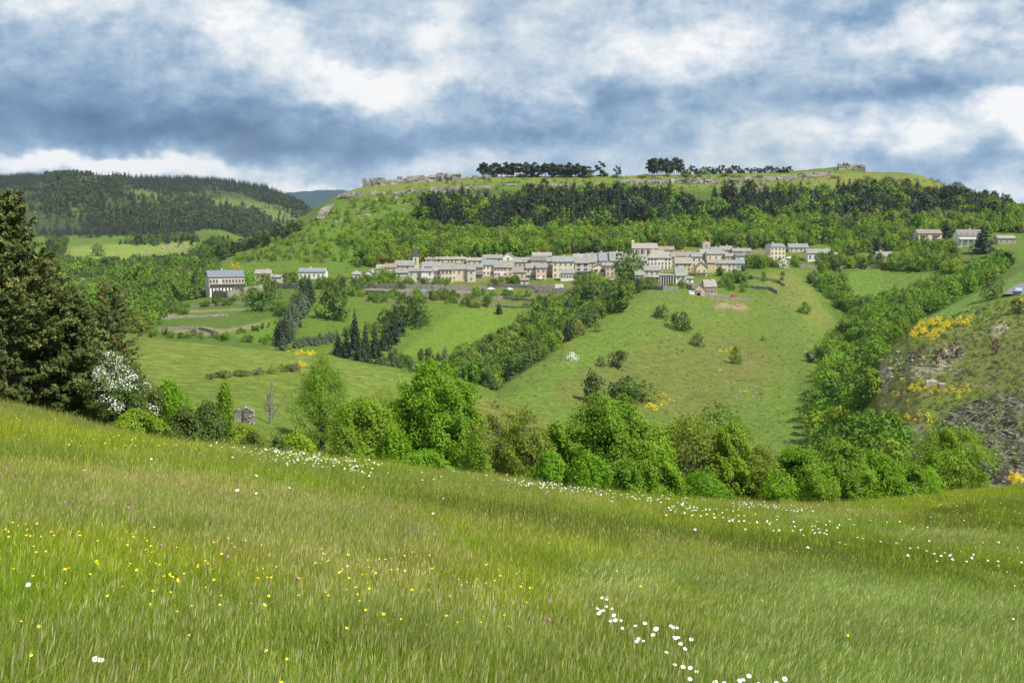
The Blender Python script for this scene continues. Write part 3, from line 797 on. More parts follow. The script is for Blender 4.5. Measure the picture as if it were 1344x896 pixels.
_ufine = np.linspace(ucols[0], ucols[-1], 4001)
_ulook = np.clip(np.searchsorted(ucols, _ufine) - 1, 0, len(ucols) - 2)
def quick(X, Y):
    """terrain height, vectorised"""
    X = np.asarray(X, float); Y = np.asarray(Y, float)
    u = np.clip(X / (Y + Y0), ucols[0], ucols[-1] - 1e-6)
    i = np.clip(np.searchsorted(ucols, u) - 1, 0, len(ucols) - 2)
    f = (u - ucols[i]) / (ucols[i + 1] - ucols[i])
    out = np.zeros(len(X))
    for side, wt in ((0, 1 - f), (1, f)):
        ii = i + side
        lo = np.zeros(len(X), int); hi = np.full(len(X), GY.shape[1] - 1)
        for _ in range(11):
            mid = (lo + hi) // 2; b_ = GY[ii, mid] <= Y
            lo = np.where(b_, mid, lo); hi = np.where(b_, hi, mid)
        hi = np.minimum(lo + 1, GY.shape[1] - 1)
        t_ = np.clip((Y - GY[ii, lo]) / np.maximum(GY[ii, hi] - GY[ii, lo], 1e-6), 0, 1)
        out += wt * (GZ[ii, lo] * (1 - t_) + GZ[ii, hi] * t_)
    return out

PW = {'conifer': 0.42, 'blue_conifer': 0.47, 'pine': 0.6, 'bushy_pine': 0.7, 'bush': 1.5, 'broom': 1.7, 'heath': 1.3, 'blossom': 1.25}
def tree_at(x, y, z, h, kind, name, label, cat, group=None, var=None, wide=1.0, tint=None, parts=False):
    ms = PB[kind]; m_ = ms[R.randrange(len(ms)) if var is None else var % len(ms)]
    if parts:
        o = empty(name, (x, y, z - 0.02 * h)); c_, t_ = PARTS[m_.name]
        cr = link('crown', c_, o); link('trunk', t_, o)
        if tint: cr.color = (*tint, 1)
    else: o = link(name, m_, None, (x, y, z - 0.02 * h))
    o.rotation_euler = (0, 0, R.uniform(0, 6.28)); s = wide * R.uniform(0.92, 1.08)
    o.scale = (h * s, h * s, h)
    if tint: o.color = (*tint, 1)
    return tag(o, label, cat, group)

def tree_px(px, py, hp, kind, name, label, cat, group=None, ymin=3, ymax=3000, wp=None, var=None, tint=None):
    """a tree whose foot is seen at px, py and which looks hp pixels tall (and wp wide)"""
    x, y, z = hit(px, py, ymin, ymax)
    h = hp * y / FPX
    wide = (wp / hp) / PW.get(kind, 0.95) if wp else 1.0
    return tree_at(x, y, z, h, kind, name, label, cat, group, var, wide, tint, hp >= 20)

ADJ = {'conifer': 'dark pointed conifer', 'bushy_pine': 'dull bushy pine', 'green': 'mid green broadleaf tree', 'bright': 'vivid green broadleaf tree', 'yellowgreen': 'yellow green broadleaf tree', 'olive': 'olive tinted broadleaf tree', 'dull': 'dull grey green tree'}
def wood(polys, y0, y1, n, dmin, hr, kinds, zones, cat, group, stuffname, stufflabel, n_things=300, name='tree', clear=None):
    """the nearest trees as things of their own, the rest of the wood as one mass"""
    P_ = area_pts(polys, y0, y1, n, dmin, 0.2)
    if clear: P_ = P_[fbm(P_[:, 0], P_[:, 1], clear[0], 3, 61) < clear[1]]
    P_ = P_[np.argsort(P_[:, 1])]; QX, QY = proj(P_[:, 0], P_[:, 1], P_[:, 2])
    near_, far_ = P_[:n_things], P_[n_things:]
    names, wts = [k for k, _ in kinds], [q for _, q in kinds]
    for p, qx_, qy_ in zip(near_, QX, QY):
        k = R.choices(names, wts)[0]; big = R.random() ** 1.4
        zt = [z_ for z_ in zones if (qx_ if z_[0] == 'x' else qy_) < z_[1]][0][2]
        tree_at(p[0], p[1], p[2], hr[0] + (hr[1] - hr[0]) * big, k, name, ADJ[k] + ' ' + zt, cat, group)
    if len(far_):
        ms = []
        for k, q in kinds:
            for r_ in range(max(1, round(q * 3))): ms += PB[k]
        s = NR.uniform(hr[0], hr[1], len(far_))
        scatter(stuffname, far_, NR.uniform(0, 6.28, len(far_)), s, ms, stufflabel, cat if False else None)


# ---- the far wooded hill
BIG = [(-500, 200), (480, 200), (480, 345), (-500, 345)]
p_ = area_pts([BIG], 1640, 2900, 27000, 0, 0.5)
den = fbm(p_[:, 0], p_[:, 1], 170, 4, 71)
qx, qy = proj(p_[:, 0], p_[:, 1], p_[:, 2])
opn = np.zeros(len(p_), bool)
for pl in ([(150, 240), (240, 262), (300, 282), (290, 300), (250, 290), (180, 262)], [(200, 250), (320, 262), (400, 278), (420, 300), (380, 300), (300, 275)], [(90, 275), (110, 268), (112, 285), (95, 290)], [(330, 285), (420, 275), (440, 320), (330, 320)]):
    opn |= inpoly(qx + fbm(p_[:, 0], p_[:, 1], 60, 3, 73) * 14, qy, pl)
keep = (NR.random(len(p_)) < np.clip(0.75 + den * 1.6, 0.1, 1)) & (~opn | (NR.random(len(p_)) < 0.35))
p_ = p_[keep]; qx = qx[keep]; qy = qy[keep]
dark = (fbm(p_[:, 0], p_[:, 1], 260, 3, 77) > 0.02) | ((qx > 165) & (qy < 262) & (qx < 400)) | (qx < 60)  # dark conifers, partly put in place of cloud shadow on the hill
for sel, kinds, nm, lb in ((dark, PB['farconifer'], 'distant_conifer_wood', 'dark conifer wood on the far hill, partly standing in for cloud shade'),
                           (~dark, PB['farwood'], 'distant_mixed_wood', 'dull green mixed wood on the slopes of the far hill')):
    q = p_[sel]; scatter(nm, q, NR.uniform(0, 6.28, len(q)), NR.uniform(9, 15, len(q)), kinds, lb)

p_ = area_pts([[(58, 362), (60, 346), (140, 350), (240, 342), (290, 330), (300, 345), (285, 356), (200, 358)], [(255, 338), (275, 322), (300, 318), (310, 330), (290, 345)], [(66, 350), (60, 318), (88, 316), (84, 336)], [(150, 322), (200, 314), (262, 312), (262, 318), (200, 322)]], 900, 1750, 420, 5, 0.3)
scatter('far_meadow_trees', p_, NR.uniform(0, 6.28, len(p_)), NR.uniform(6, 11, len(p_)), PB['dull'] + PB['green'] + PB['bushy_pine'] + PB['conifer'], 'trees and hedges round the pale meadow at the foot of the far hill')

# ---- the mesa: conifers in the middle of the slope
CON = [[(548, 300), (556, 276), (620, 269), (700, 268), (860, 266), (1000, 267), (1100, 263), (1240, 265), (1300, 282), (1344, 292), (1344, 300), (1280, 300), (1200, 296), (1120, 298), (1050, 296), (1000, 294), (975, 308),
        (940, 304), (900, 294), (868, 304), (840, 312), (790, 312), (740, 304), (700, 308), (660, 318), (630, 308), (590, 308)]]
wood(CON, 770, 965, 1650, 3.7, (9, 19), [('conifer', 3), ('bushy_pine', 1), ('green', 0.25)], [('x', 700, 'on the mesa slope above the church end of the village'), ('x', 860, 'on the mesa slope above the middle of the village'), ('x', 1040, 'on the mesa slope above the right half of the village'), ('x', 1000000000.0, 'on the mesa slope above the outlying houses')], 'conifer', 'dark conifers on the slope above the village', 'conifer_wood', 'dark conifer wood higher up the mesa slope', 300, 'conifer', (42, 0.16))
# light broadleaf belt between the conifers and the roofs
BEL = [[(486, 322), (500, 300), (530, 298), (548, 300), (560, 306), (620, 304), (660, 312), (700, 300), (760, 304), (800, 308), (850, 302), (890, 284), (920, 292), (960, 300), (1000, 280), (1060, 262), (1100, 282), (1200, 296), (1344, 296), (1344, 305), (1230, 306), (1100, 318), (1000, 328), (925, 326), (905, 322), (880, 330), (850, 322), (820, 332), (760, 334), (700, 336), (600, 341), (548, 346), (500, 350), (462, 352), (480, 332), (440, 318)]]
wood(BEL, 690, 960, 1500, 3.3, (4, 11), [('yellowgreen', 2.2), ('bright', 1.5), ('green', 1.2), ('olive', 0.8), ('dull', 0.4), ('conifer', 0.35)], [('x', 520, 'in the belt left of the church spire'), ('x', 700, 'in the belt behind the left half of the village'), ('x', 860, 'in the belt behind the stone temple'), ('x', 1010, 'in the belt behind the ruined tower'), ('x', 1000000000.0, 'in the belt above the outlying houses')], 'tree', 'broadleaf trees in the belt behind the village', 'broadleaf_belt', 'bright green broadleaf belt on the lower mesa slope', 300, 'broadleaf_tree')
# right half of the slope is mixed
MIX = [[(1020, 292), (1060, 262), (1160, 250), (1260, 262), (1344, 288), (1344, 300), (1200, 306), (1060, 318)]]
p_ = area_pts(MIX, 745, 970, 420, 5.5, 0.2)
scatter('mixed_wood', p_, NR.uniform(0, 6.28, len(p_)), NR.uniform(7, 13, len(p_)), PB['green'] + PB['dull'] + PB['bushy_pine'] + PB['olive'] + PB['bushy_pine'], 'mixed wood of pines and broadleaf trees at the right end of the mesa')
# scrub on the open slope and plateau edge
for poly, y0, y1, n, hr, ks, nm, lb in (
        ([(300, 345), (400, 295), (470, 262), (560, 256), (545, 300), (480, 345)], 640, 980, 420, (1.2, 4.0), PB['bush'] + PB['yellowgreen'] + PB['bright'], 'slope_scrub', 'scattered green scrub on the open left slope of the mesa'),
        ([(450, 255), (640, 234), (1060, 232), (1240, 235), (1240, 252), (900, 254), (600, 258), (460, 270)], 880, 1040, 420, (1.0, 2.8), PB['bush'], 'ledge_scrub', 'low scrub between the limestone ledges of the mesa'),
        ([(640, 520), (740, 448), (850, 385), (1000, 365), (1060, 385), (1080, 480), (1060, 600), (700, 600)], 270, 620, 900, (0.18, 0.75), PB['bush'] + PB['heath'] + PB['bush'], 'hill_scrub', 'low scrub dotted over the round green hill'),
        ([(1150, 520), (1150, 470), (1200, 430), (1290, 400), (1400, 380), (1400, 650), (1290, 655), (1170, 640)], 165, 400, 2400, (0.25, 1.0), PB['bush'] + PB['heath'] + PB['bush'] + [], 'slate_slope_scrub', 'low heath, broom and scrub on the rocky right hand slope')):
    p_ = area_pts([poly], y0, y1, n, 0, 0.1)
    scatter(nm, p_, NR.uniform(0, 6.28, len(p_)), NR.uniform(hr[0], hr[1], len(p_)), ks, lb)

# pines standing on the plateau
xs = np.linspace(632, 772, 52)
for i, x_ in enumerate(xs):
    tree_px(x_ + R.uniform(-2, 2), 232.5, R.uniform(14, 20), 'pine', 'pine_tree', 'tall pine in the long row along the plateau skyline, trunk bare below', 'pine', 'pines in the long skyline row on the plateau', 880, 1100, R.uniform(12, 16))
for x_, h_, w_, lb in ((788, 21, 15, 'round headed pine just right of the long skyline row'), (811, 15, 10, 'small lone pine in the gap between the two skyline groups'),
                       (527, 5, 4, 'tiny dark tree alone on the left plateau skyline')):
    tree_px(x_, 231.5, h_, 'pine', 'pine_tree', lb, 'pine', None, 880, 1100, w_)
for i in range(18):
    tree_px(852 + i * 2.4, 230.5, R.uniform(19, 25), 'pine', 'pine_tree', 'tall dark pine in the dense clump right of the gap on the skyline', 'pine', 'pines in the dense skyline clump', 880, 1100, 13)
for i in range(34):
    x_ = 898 + i * 4.2
    tree_px(x_, 229 - i * 0.08, R.uniform(8, 14) * (1.0 - 0.012 * i), R.choice(['pine', 'bushy_pine', 'conifer', 'bushy_pine'] + ([] if i > 9 else ['green'])), 'plateau_tree', 'small tree in the straggling skyline row right of the pine clump', 'tree', 'small trees on the right of the plateau skyline', 880, 1100, 9)
for i in range(40):
    tree_px(R.uniform(630, 1060), 233.5 - R.uniform(0, 2), R.uniform(3, 6), R.choice(['green', 'yellowgreen', 'dull']), 'plateau_shrub', 'low shrub along the foot of the skyline trees on the plateau', 'shrub', 'low shrubs along the plateau skyline', 880, 1100, 9)
# small pines on the left edge of the mesa
for i in range(42):
    f_ = i / 41
    tree_px(284 + 108 * f_ + R.uniform(-3, 3), 340 - 38 * f_ + R.uniform(-4, 6), R.uniform(10, 16), R.choice(['bushy_pine', 'bushy_pine', 'pine', 'dull']), 'small_pine', 'small dull pine in the thicket down the left edge of the mesa', 'pine', 'small pines down the left edge of the mesa', 640, 1400, 12)
for i in range(24):
    tree_px(R.uniform(1235, 1330), R.uniform(270, 296), R.uniform(14, 24), R.choice(['conifer', 'bushy_pine', 'pine', 'green']), 'shoulder_tree', 'dark tree on the shoulder where the mesa drops to the right', 'tree', 'trees on the right shoulder of the mesa', 860, 1010)

# ---- valley on the left
wood([[(60, 352), (140, 346), (270, 350), (285, 372), (262, 386), (258, 394), (236, 402), (206, 430), (190, 440), (100, 440), (60, 380)]], 400, 1000, 300, 5, (7, 13), [('green', 2), ('bright', 1), ('dull', 1.4), ('olive', 0.6), ('conifer', 0.3)],
     [('x', 150, 'in the valley wood beyond the near pines'), ('x', 215, 'in the middle of the valley wood'), ('x', 1000000000.0, 'in the valley wood beside the long cream institution')], 'tree', 'trees of the valley wood on the left', 'valley_wood', 'green valley wood left of the large cream building', 300, 'valley_tree')
for (x_, y_, h_, k, w_, lb) in (
        (183, 384, 38, 'bright', 36, 'large bright green tree in the valley beyond the near pines'), (230, 384, 28, 'bright', 26, 'smaller bright green tree right of the large one in the valley'),
        (128, 336, 18, 'dull', 14, 'lone dull green tree at the left of the far pale meadow'), (175, 348, 16, 'conifer', 12, 'small dark conifer in front of the far pale meadow'),
        (180, 322, 14, 'pine', 12, 'dark round tree at the top of the far pale meadow'), (204, 323, 8, 'dull', 7, 'small tree among the rocks of the far meadow'), (237, 324, 9, 'pine', 7, 'left one of the pair of small trees right on the far meadow'), (251, 325, 8, 'pine', 7, 'right one of the pair of small trees right on the far meadow'),
        (100, 366, 22, 'yellowgreen', 30, 'yellow green tree behind the small valley houses'), (325, 381, 26, 'bright', 26, 'round bright tree at the right corner of the large cream building'),
        (347, 378, 22, 'green', 18, 'small green tree between the beige house and the large cream building'), (357, 392, 32, 'dull', 18, 'dark pointed tree below the small beige house'),
        (345, 408, 30, 'green', 34, 'broad dark green tree on the bank under the terrace wall'), (437, 420, 52, 'dull', 36, 'tall pale willow standing alone on the green field'),
        (505, 425, 20, 'dull', 22, 'brownish shrubby tree on the field edge left of the gully'), (535, 428, 44, 'dull', 40, 'large dark tree on the near side of the field below the terrace'),
        (552, 425, 30, 'green', 26, 'green tree right of the large dark tree below the terrace'), (655, 412, 16, 'conifer', 13, 'small dark tree alone on the light green field'),
        (683, 424, 12, 'heath', 18, 'low brown bush on the edge of the light green field'), (826, 368, 36, 'green', 30, 'large dark round tree in the middle of the village'),
        (782, 416, 52, 'dull', 48, 'large grey green tree below the middle of the village'), (812, 410, 40, 'green', 34, 'bright tree right of the large grey green one'),
        (868, 417, 18, 'dull', 20, 'round dark bush on the top of the green hill'), (891, 432, 25, 'dull', 26, 'larger round bush lower on the green hill'), (915, 453, 18, 'dull', 14, 'small upright bush right of the two round ones'),
        (966, 477, 26, 'green', 15, 'slim dark green bush beside the reddish patch on the hill'), (1001, 447, 8, 'green', 6, 'tiny bush alone on the bright side of the hill'), (751, 473, 13, 'blossom', 18, 'small shrub in white blossom at the left edge of the hill'),
        (788, 480, 14, 'dull', 10, 'small bush left of the rocks on the hill'), (811, 482, 24, 'dull', 20, 'dark bush standing above the pale rocks on the hill'), (778, 528, 46, 'dull', 34, 'tall grey green tree behind the hedge crown'),
        (826, 522, 26, 'green', 44, 'green thicket at the foot of the rocks on the hill'), (943, 565, 36, 'green', 46, 'rounded green thicket behind the hedge'), (785, 435, 16, 'olive', 12, 'small bush on the left brow of the hill'),
        (1027, 352, 14, 'blossom', 18, 'pale grey green blossoming bush at the top of the meadow spur'), (1063, 474, 14, 'dull', 12, 'small dark bush beside the bare rock'), (1055, 410, 16, 'green', 16, 'bush on the right brow of the spur below the village'),
        (1316, 370, 28, 'pine', 28, 'broad dark round pine above the road'), (1304, 392, 34, 'dull', 26, 'grey green tree on the ridge of the bright bank'), (1290, 332, 42, 'conifer', 34, 'big dark cedar on the lawn by the white villa'),
        (1152, 333, 28, 'conifer', 12, 'dark pointed conifer above the white house'), (1163, 333, 18, 'conifer', 7, 'thin dark cypress beside the pointed conifer'), (1306, 465, 22, 'heath', 20, 'dark brown shrub on the scree path'),
        (1254, 470, 26, 'heath', 24, 'dark brown shrub beside the bare rock band'), (1232, 478, 22, 'heath', 22, 'brown thorn bush left of the bare rock band'), (1200, 478, 18, 'heath', 18, 'brown thorn bush on the lip of the gully'),
        (1242, 312, 26, 'conifer', 18, 'dark tree behind the peach apartment block'), (1336, 412, 22, 'dull', 16, 'dark bush below the road at the right')):
    ymin = 90 if x_ > 1190 and y_ > 385 else (270 if y_ > 400 else (560 if y_ > 350 else 640))
    if x_ < 260 and y_ < 350: ymin = 900
    tree_px(x_, y_, h_ * (1.12 if x_ == 826 else 1), k, {'conifer': 'conifer', 'pine': 'pine_tree', 'heath': 'thorn_bush', 'blossom': 'blossoming_bush'}.get(k, 'broadleaf_tree' if h_ > 26 else 'bush'), lb, 'tree' if h_ > 26 or k in ('conifer', 'pine') else 'bush', None, ymin, 2600, w_ * (1.1 if x_ == 826 else 1), tint=(0.6, 0.66, 0.6) if x_ in (826, 345, 535, 868, 891, 915, 811) else None)

# row of blue green conifers running down the field
for i in range(26):
    f_ = i / 25
    tree_px(405 - 38 * f_ + R.uniform(-7, 7), 388 + 70 * f_ + R.uniform(-2, 2), R.uniform(26, 34), R.choice(['blue_conifer', 'blue_conifer', 'conifer'] if f_ > 0.25 else ['conifer', 'dull']), 'blue_conifer', 'blue green conifer in the double row running down the field', 'conifer', 'blue green conifers in the row down the field', 380, 680, 17)
for i in range(16):
    tree_px(388 + i * 3.6, 455 - i * 0.5 + R.uniform(-1, 2), R.uniform(12, 18), 'blue_conifer', 'young_conifer', 'young pale conifer in the low row across the field', 'conifer', 'young conifers in the low row across the field', 300, 600, 11)
for (x_, y_, h_, w_) in ((466, 460, 58, 20), (480, 466, 46, 18), (492, 470, 50, 18), (455, 470, 42, 18), (472, 482, 44, 20), (505, 460, 42, 20), (515, 452, 44, 20), (498, 482, 34, 18), (484, 488, 30, 18), (445, 466, 30, 18), (523, 440, 36, 20)):
    tree_px(x_, y_, h_, 'conifer', 'conifer', 'dark conifer in the tight clump in the middle of the left valley', 'conifer', 'dark conifers of the valley clump', 250, 600, w_)
for i in range(26):
    tree_px(R.uniform(500, 655), R.uniform(470, 500), R.uniform(12, 24), R.choice(['blue_conifer', 'conifer', 'dull']), 'young_conifer', 'young conifer in the plantation below the light green field', 'conifer', 'young conifers of the plantation below the field', 240, 520, 13)
for (x_, y_, h_) in ((706, 425, 30), (716, 420, 34), (726, 420, 26), (734, 418, 22), (744, 416, 24), (698, 440, 34), (713, 440, 30), (752, 415, 22)):
    tree_px(x_, y_, h_, 'conifer', 'conifer', 'dark spruce in the group at the head of the gully wood', 'conifer', 'dark spruces at the head of the gully wood', 400, 640, 13)

GUL = [[(606, 500), (640, 516), (700, 478), (745, 448), (800, 410), (838, 384), (800, 376), (770, 384), (740, 395), (700, 420), (680, 440), (640, 458), (600, 476)]]
wood(GUL, 380, 600, 190, 4.6, (6, 9.5), [('green', 2), ('dull', 2), ('bright', 0.8), ('olive', 1), ('conifer', 0.5)], [('y', 430, 'in the upper part of the gully left of the hill'), ('y', 470, 'halfway down the gully left of the hill'), ('y', 1000000000.0, 'at the bottom of the gully left of the hill')], 'tree', 'trees of the gully left of the hill', 'gully_wood', 'green wood filling the gully left of the hill', 300, 'gully_tree')
GR = [[(1072, 600), (1066, 560), (1080, 520), (1080, 480), (1100, 440), (1118, 420), (1080, 385), (1062, 372), (1075, 352), (1120, 352), (1130, 372), (1100, 385), (1130, 404), (1200, 392), (1262, 372), (1290, 350), (1330, 345), (1300, 372), (1262, 390), (1200, 426), (1152, 470), (1140, 520), (1150, 560), (1200, 600), (1180, 640), (1080, 640)]]
wood(GR, 190, 640, 300, 4.5, (5.5, 9), [('green', 2), ('bright', 2.2), ('dull', 0.8), ('yellowgreen', 0.8)], [('y', 400, 'at the head of the gully right of the hill'), ('y', 470, 'in the upper gully right of the hill'), ('y', 540, 'in the middle of the gully right of the hill'), ('y', 1000000000.0, 'at the mouth of the gully behind the hedge')], 'tree', 'trees of the gully right of the hill', 'right_gully_wood', 'green wood filling the gully right of the hill', 300, 'right_gully_tree')  # same gully trees as left of the hill, on the right side
# trees round the houses on the right
GH = [[(1075, 345), (1095, 344), (1150, 346), (1200, 342), (1260, 348), (1260, 358), (1180, 356), (1120, 352), (1080, 360)], [(1095, 335), (1100, 316), (1200, 306), (1240, 300), (1240, 303), (1200, 330), (1150, 328), (1110, 336)], [(1180, 340), (1250, 325), (1256, 345), (1190, 346)], [(1290, 300), (1344, 300), (1344, 306), (1295, 305)]]
wood(GH, 600, 780, 170, 4.5, (5, 8.5), [('green', 2), ('yellowgreen', 1), ('dull', 1), ('bright', 1), ('olive', 0.6)], [('x', 1140, 'round the long white house right of the village'), ('x', 1230, 'between the white house and the peach block'), ('x', 1000000000.0, 'round the white villa')], 'tree', 'trees among the outlying houses', 'outlying_wood', 'green wood among the outlying houses', 300, 'garden_tree')
# shrubs and gardens in and under the village
for (a_, b_, c_, d_, n, hp) in ((500, 520, 366, 376, 14, 14), (520, 600, 372, 379, 16, 11), (640, 680, 366, 376, 14, 9), (750, 790, 362, 375, 16, 10), (590, 700, 385, 396, 22, 9), (480, 640, 388, 398, 26, 12), (830, 905, 372, 384, 18, 9), (940, 985, 352, 384, 26, 11), (982, 1010, 345, 352, 14, 14),
                                (985, 1060, 360, 372, 10, 6), (470, 500, 370, 378, 10, 12), (1000, 1060, 345, 352, 10, 10), (700, 760, 392, 400, 14, 9), (240, 300, 395, 425, 12, 7)):
    for i in range(n):
        tree_px(R.uniform(a_, b_), R.uniform(c_, d_), hp * R.uniform(0.7, 1.2), R.choice(['green', 'bright', 'dull', 'yellowgreen', 'green']), 'garden_shrub', 'green shrub in the gardens and terraces around the village houses', 'shrub', 'shrubs in the village gardens', 560, 700)
# hedges and tree clumps between the valley fields
for (pts, n, hp, lb) in (([(200, 440), (250, 442), (320, 446), (360, 450)], 26, 9, 'bush in the dark hedge at the foot of the terraced bank'), ([(235, 405), (300, 398), (340, 402)], 18, 10, 'bush on the bank below the long institution'),
                         ([(300, 384), (330, 392), (360, 400), (372, 415)], 16, 14, 'tree on the bank right of the long institution'), ([(380, 372), (400, 378), (440, 376), (480, 378)], 22, 14, 'tree in the line below the white blue roofed house'),
                         ([(430, 385), (470, 388), (560, 396), (640, 402)], 34, 9, 'bush along the broken terraces above the left fields'), ([(520, 408), (545, 420), (500, 435), (440, 440)], 22, 15, 'tree in the hedge round the dark conifer clump'),
                         ([(470, 492), (540, 480), (600, 482), (650, 472)], 26, 14, 'tree along the bottom of the light green field'), ([(690, 400), (720, 405), (760, 396)], 14, 12, 'bush on the terrace above the gully wood'),
                         ([(200, 425), (215, 415), (245, 408)], 12, 8, 'bush beside the earth track'), ([(360, 425), (340, 432), (305, 440)], 12, 7, 'bush on the edge of the bright green field')):
    for i in range(n):
        q = R.uniform(0, len(pts) - 1.001); k = int(q); q -= k
        tree_px(pts[k][0] + (pts[k + 1][0] - pts[k][0]) * q + R.uniform(-4, 4), pts[k][1] + (pts[k + 1][1] - pts[k][1]) * q + R.uniform(-2, 3), hp * R.uniform(0.6, 1.3), R.choice(['green', 'dull', 'dull', 'bright', 'olive']), 'hedge_tree', lb, 'tree' if hp > 11 else 'bush', lb.replace('tree in', 'trees in').replace('bush', 'bushes').replace('tree on', 'trees on').replace('tree along', 'trees along'), 300 if pts[0][1] > 430 else 400, 720)
# field hedge on the left spur
for i in range(13):
    tree_px(272 + i * 10 + R.uniform(-3, 3), 497 - i * 0.9, R.uniform(7, 13), R.choice(['bush', 'dull', 'heath']), 'hedge_bush', 'low dark bush in the line across the left field', 'bush', 'bushes in the line across the left field', 98, 260, 17)
# broom in flower
for (cx, cy, rx, ry, n, h, y0) in ((402, 464, 20, 3, 18, 4, 98), (396, 479, 13, 3, 10, 4, 98), (1228, 428, 34, 10, 60, 5.5, 270), (1260, 420, 16, 6, 12, 6, 270), (1210, 440, 22, 5, 16, 7, 270), (1215, 508, 30, 14, 18, 5, 150),
                                   (1190, 515, 24, 16, 12, 5, 150), (860, 520, 16, 3, 6, 3.6, 250), (1262, 512, 26, 8, 10, 5, 150), (1334, 632, 6, 5, 6, 12, 100), (1206, 548, 16, 12, 8, 6, 150), (880, 528, 16, 6, 6, 4, 250), (1338, 400, 8, 4, 6, 7, 270), (858, 535, 8, 5, 4, 7, 250), (960, 460, 18, 8, 5, 4, 250)):
    for i in range(n):
        tree_px(cx + R.gauss(0, rx * 0.5), cy + R.gauss(0, ry * 0.5), h * R.uniform(0.6, 1.2), 'broom', 'broom_bush', 'yellow flowering broom bush on the hillside', 'bush', 'flowering broom bushes on the hillsides', y0, 700)
for x_, y_ in ((305, 352), (312, 354), (90, 366), (97, 364), (200, 356)):
    tree_px(x_, y_, 11, 'broom', 'golden_tree', 'golden yellow flowering bush behind the valley houses', 'bush', 'golden bushes behind the valley houses', 640, 1100, 9, tint=(0.75, 0.75, 1))

# ------------------------------------------------------------------ the village
def plaster(name, var=0.12):
    return plain(name, (1, 1, 1), 0.92, var, 0.7, None, 0.1, True)
M['wall'] = plaster('lime_render_and_stone', 0.16)
M['roof'] = plain('slate_roof', (0.62, 0.62, 0.62), 0.75, 0.38, 1.3, None, 0.3, True)
M['pane'] = plain('window_glass_dark', (0.035, 0.04, 0.05), 0.25, 0.1, 1, None, 0.5)
M['shutter'] = plain('painted_shutter', (1, 1, 1), 0.7, 0.1, 2, None, 0.2, True)
M['stone'] = plain('pale_limestone', (0.36, 0.33, 0.28), 0.95, 0.35, 1.1, (0.22, 0.20, 0.17))
M['wallstone'] = plain('terrace_wall_stone', (0.33, 0.305, 0.255), 0.95, 0.3, 1.6, (0.15, 0.14, 0.125))
M['slate'] = plain('weathered_slate', (0.22, 0.205, 0.175), 0.9, 0.3, 0.5, (0.10, 0.10, 0.075), 0.12)
M['metal'] = plain('dull_metal', (0.3, 0.3, 0.32), 0.5, 0.1, 3)
M['carpaint'] = plain('car_paint', (1, 1, 1), 0.3, 0.03, 3, None, 0.5, True)
M['rubber'] = plain('black_rubber', (0.02, 0.02, 0.02), 0.8, 0.1, 3)
M['asphalt'] = plain('grey_asphalt', (0.16, 0.16, 0.175), 0.9, 0.15, 1.0)

WIN = {}
def window_mesh(kind):
    """a window with frame, recessed pane, sill, and shutters; front faces -Y, origin at its centre"""
    if kind in WIN: return WIN[kind]
    m = MB(); w_, h_ = {'small': (0.8, 1.0), 'tall': (0.95, 1.6), 'door': (1.2, 2.2), 'arch': (1.3, 2.6), 'wide': (1.8, 1.3)}[kind.split('_')[0]]
    m.box(-w_ / 2, w_ / 2, -0.02, 0.04, -h_ / 2, h_ / 2, 0)
    for a_, b_ in ((-w_ / 2 - 0.1, -w_ / 2), (w_ / 2, w_ / 2 + 0.1), (-0.04, 0.04)): m.box(a_, b_, -0.09, 0.0, -h_ / 2, h_ / 2, 1)
    m.box(-w_ / 2 - 0.1, w_ / 2 + 0.1, -0.09, 0.0, h_ / 2, h_ / 2 + 0.1, 1)
    m.box(-w_ / 2 - 0.16, w_ / 2 + 0.16, -0.18, 0.0, -h_ / 2 - 0.12, -h_ / 2, 1)
    if kind.endswith('_s'):
        for s_ in (-1, 1):
            x0 = s_ * (w_ / 2 + 0.12); x1 = s_ * (w_ / 2 + 0.12 + w_ * 0.5)
            m.box(min(x0, x1), max(x0, x1), -0.075, -0.025, -h_ / 2, h_ / 2, 2)
    WIN[kind] = m.mesh('window', [M['pane'], M['wallpale'], M['shutter']]); return WIN[kind]
M['wallpale'] = plain('pale_trim', (0.55, 0.52, 0.46), 0.9, 0.1, 2)

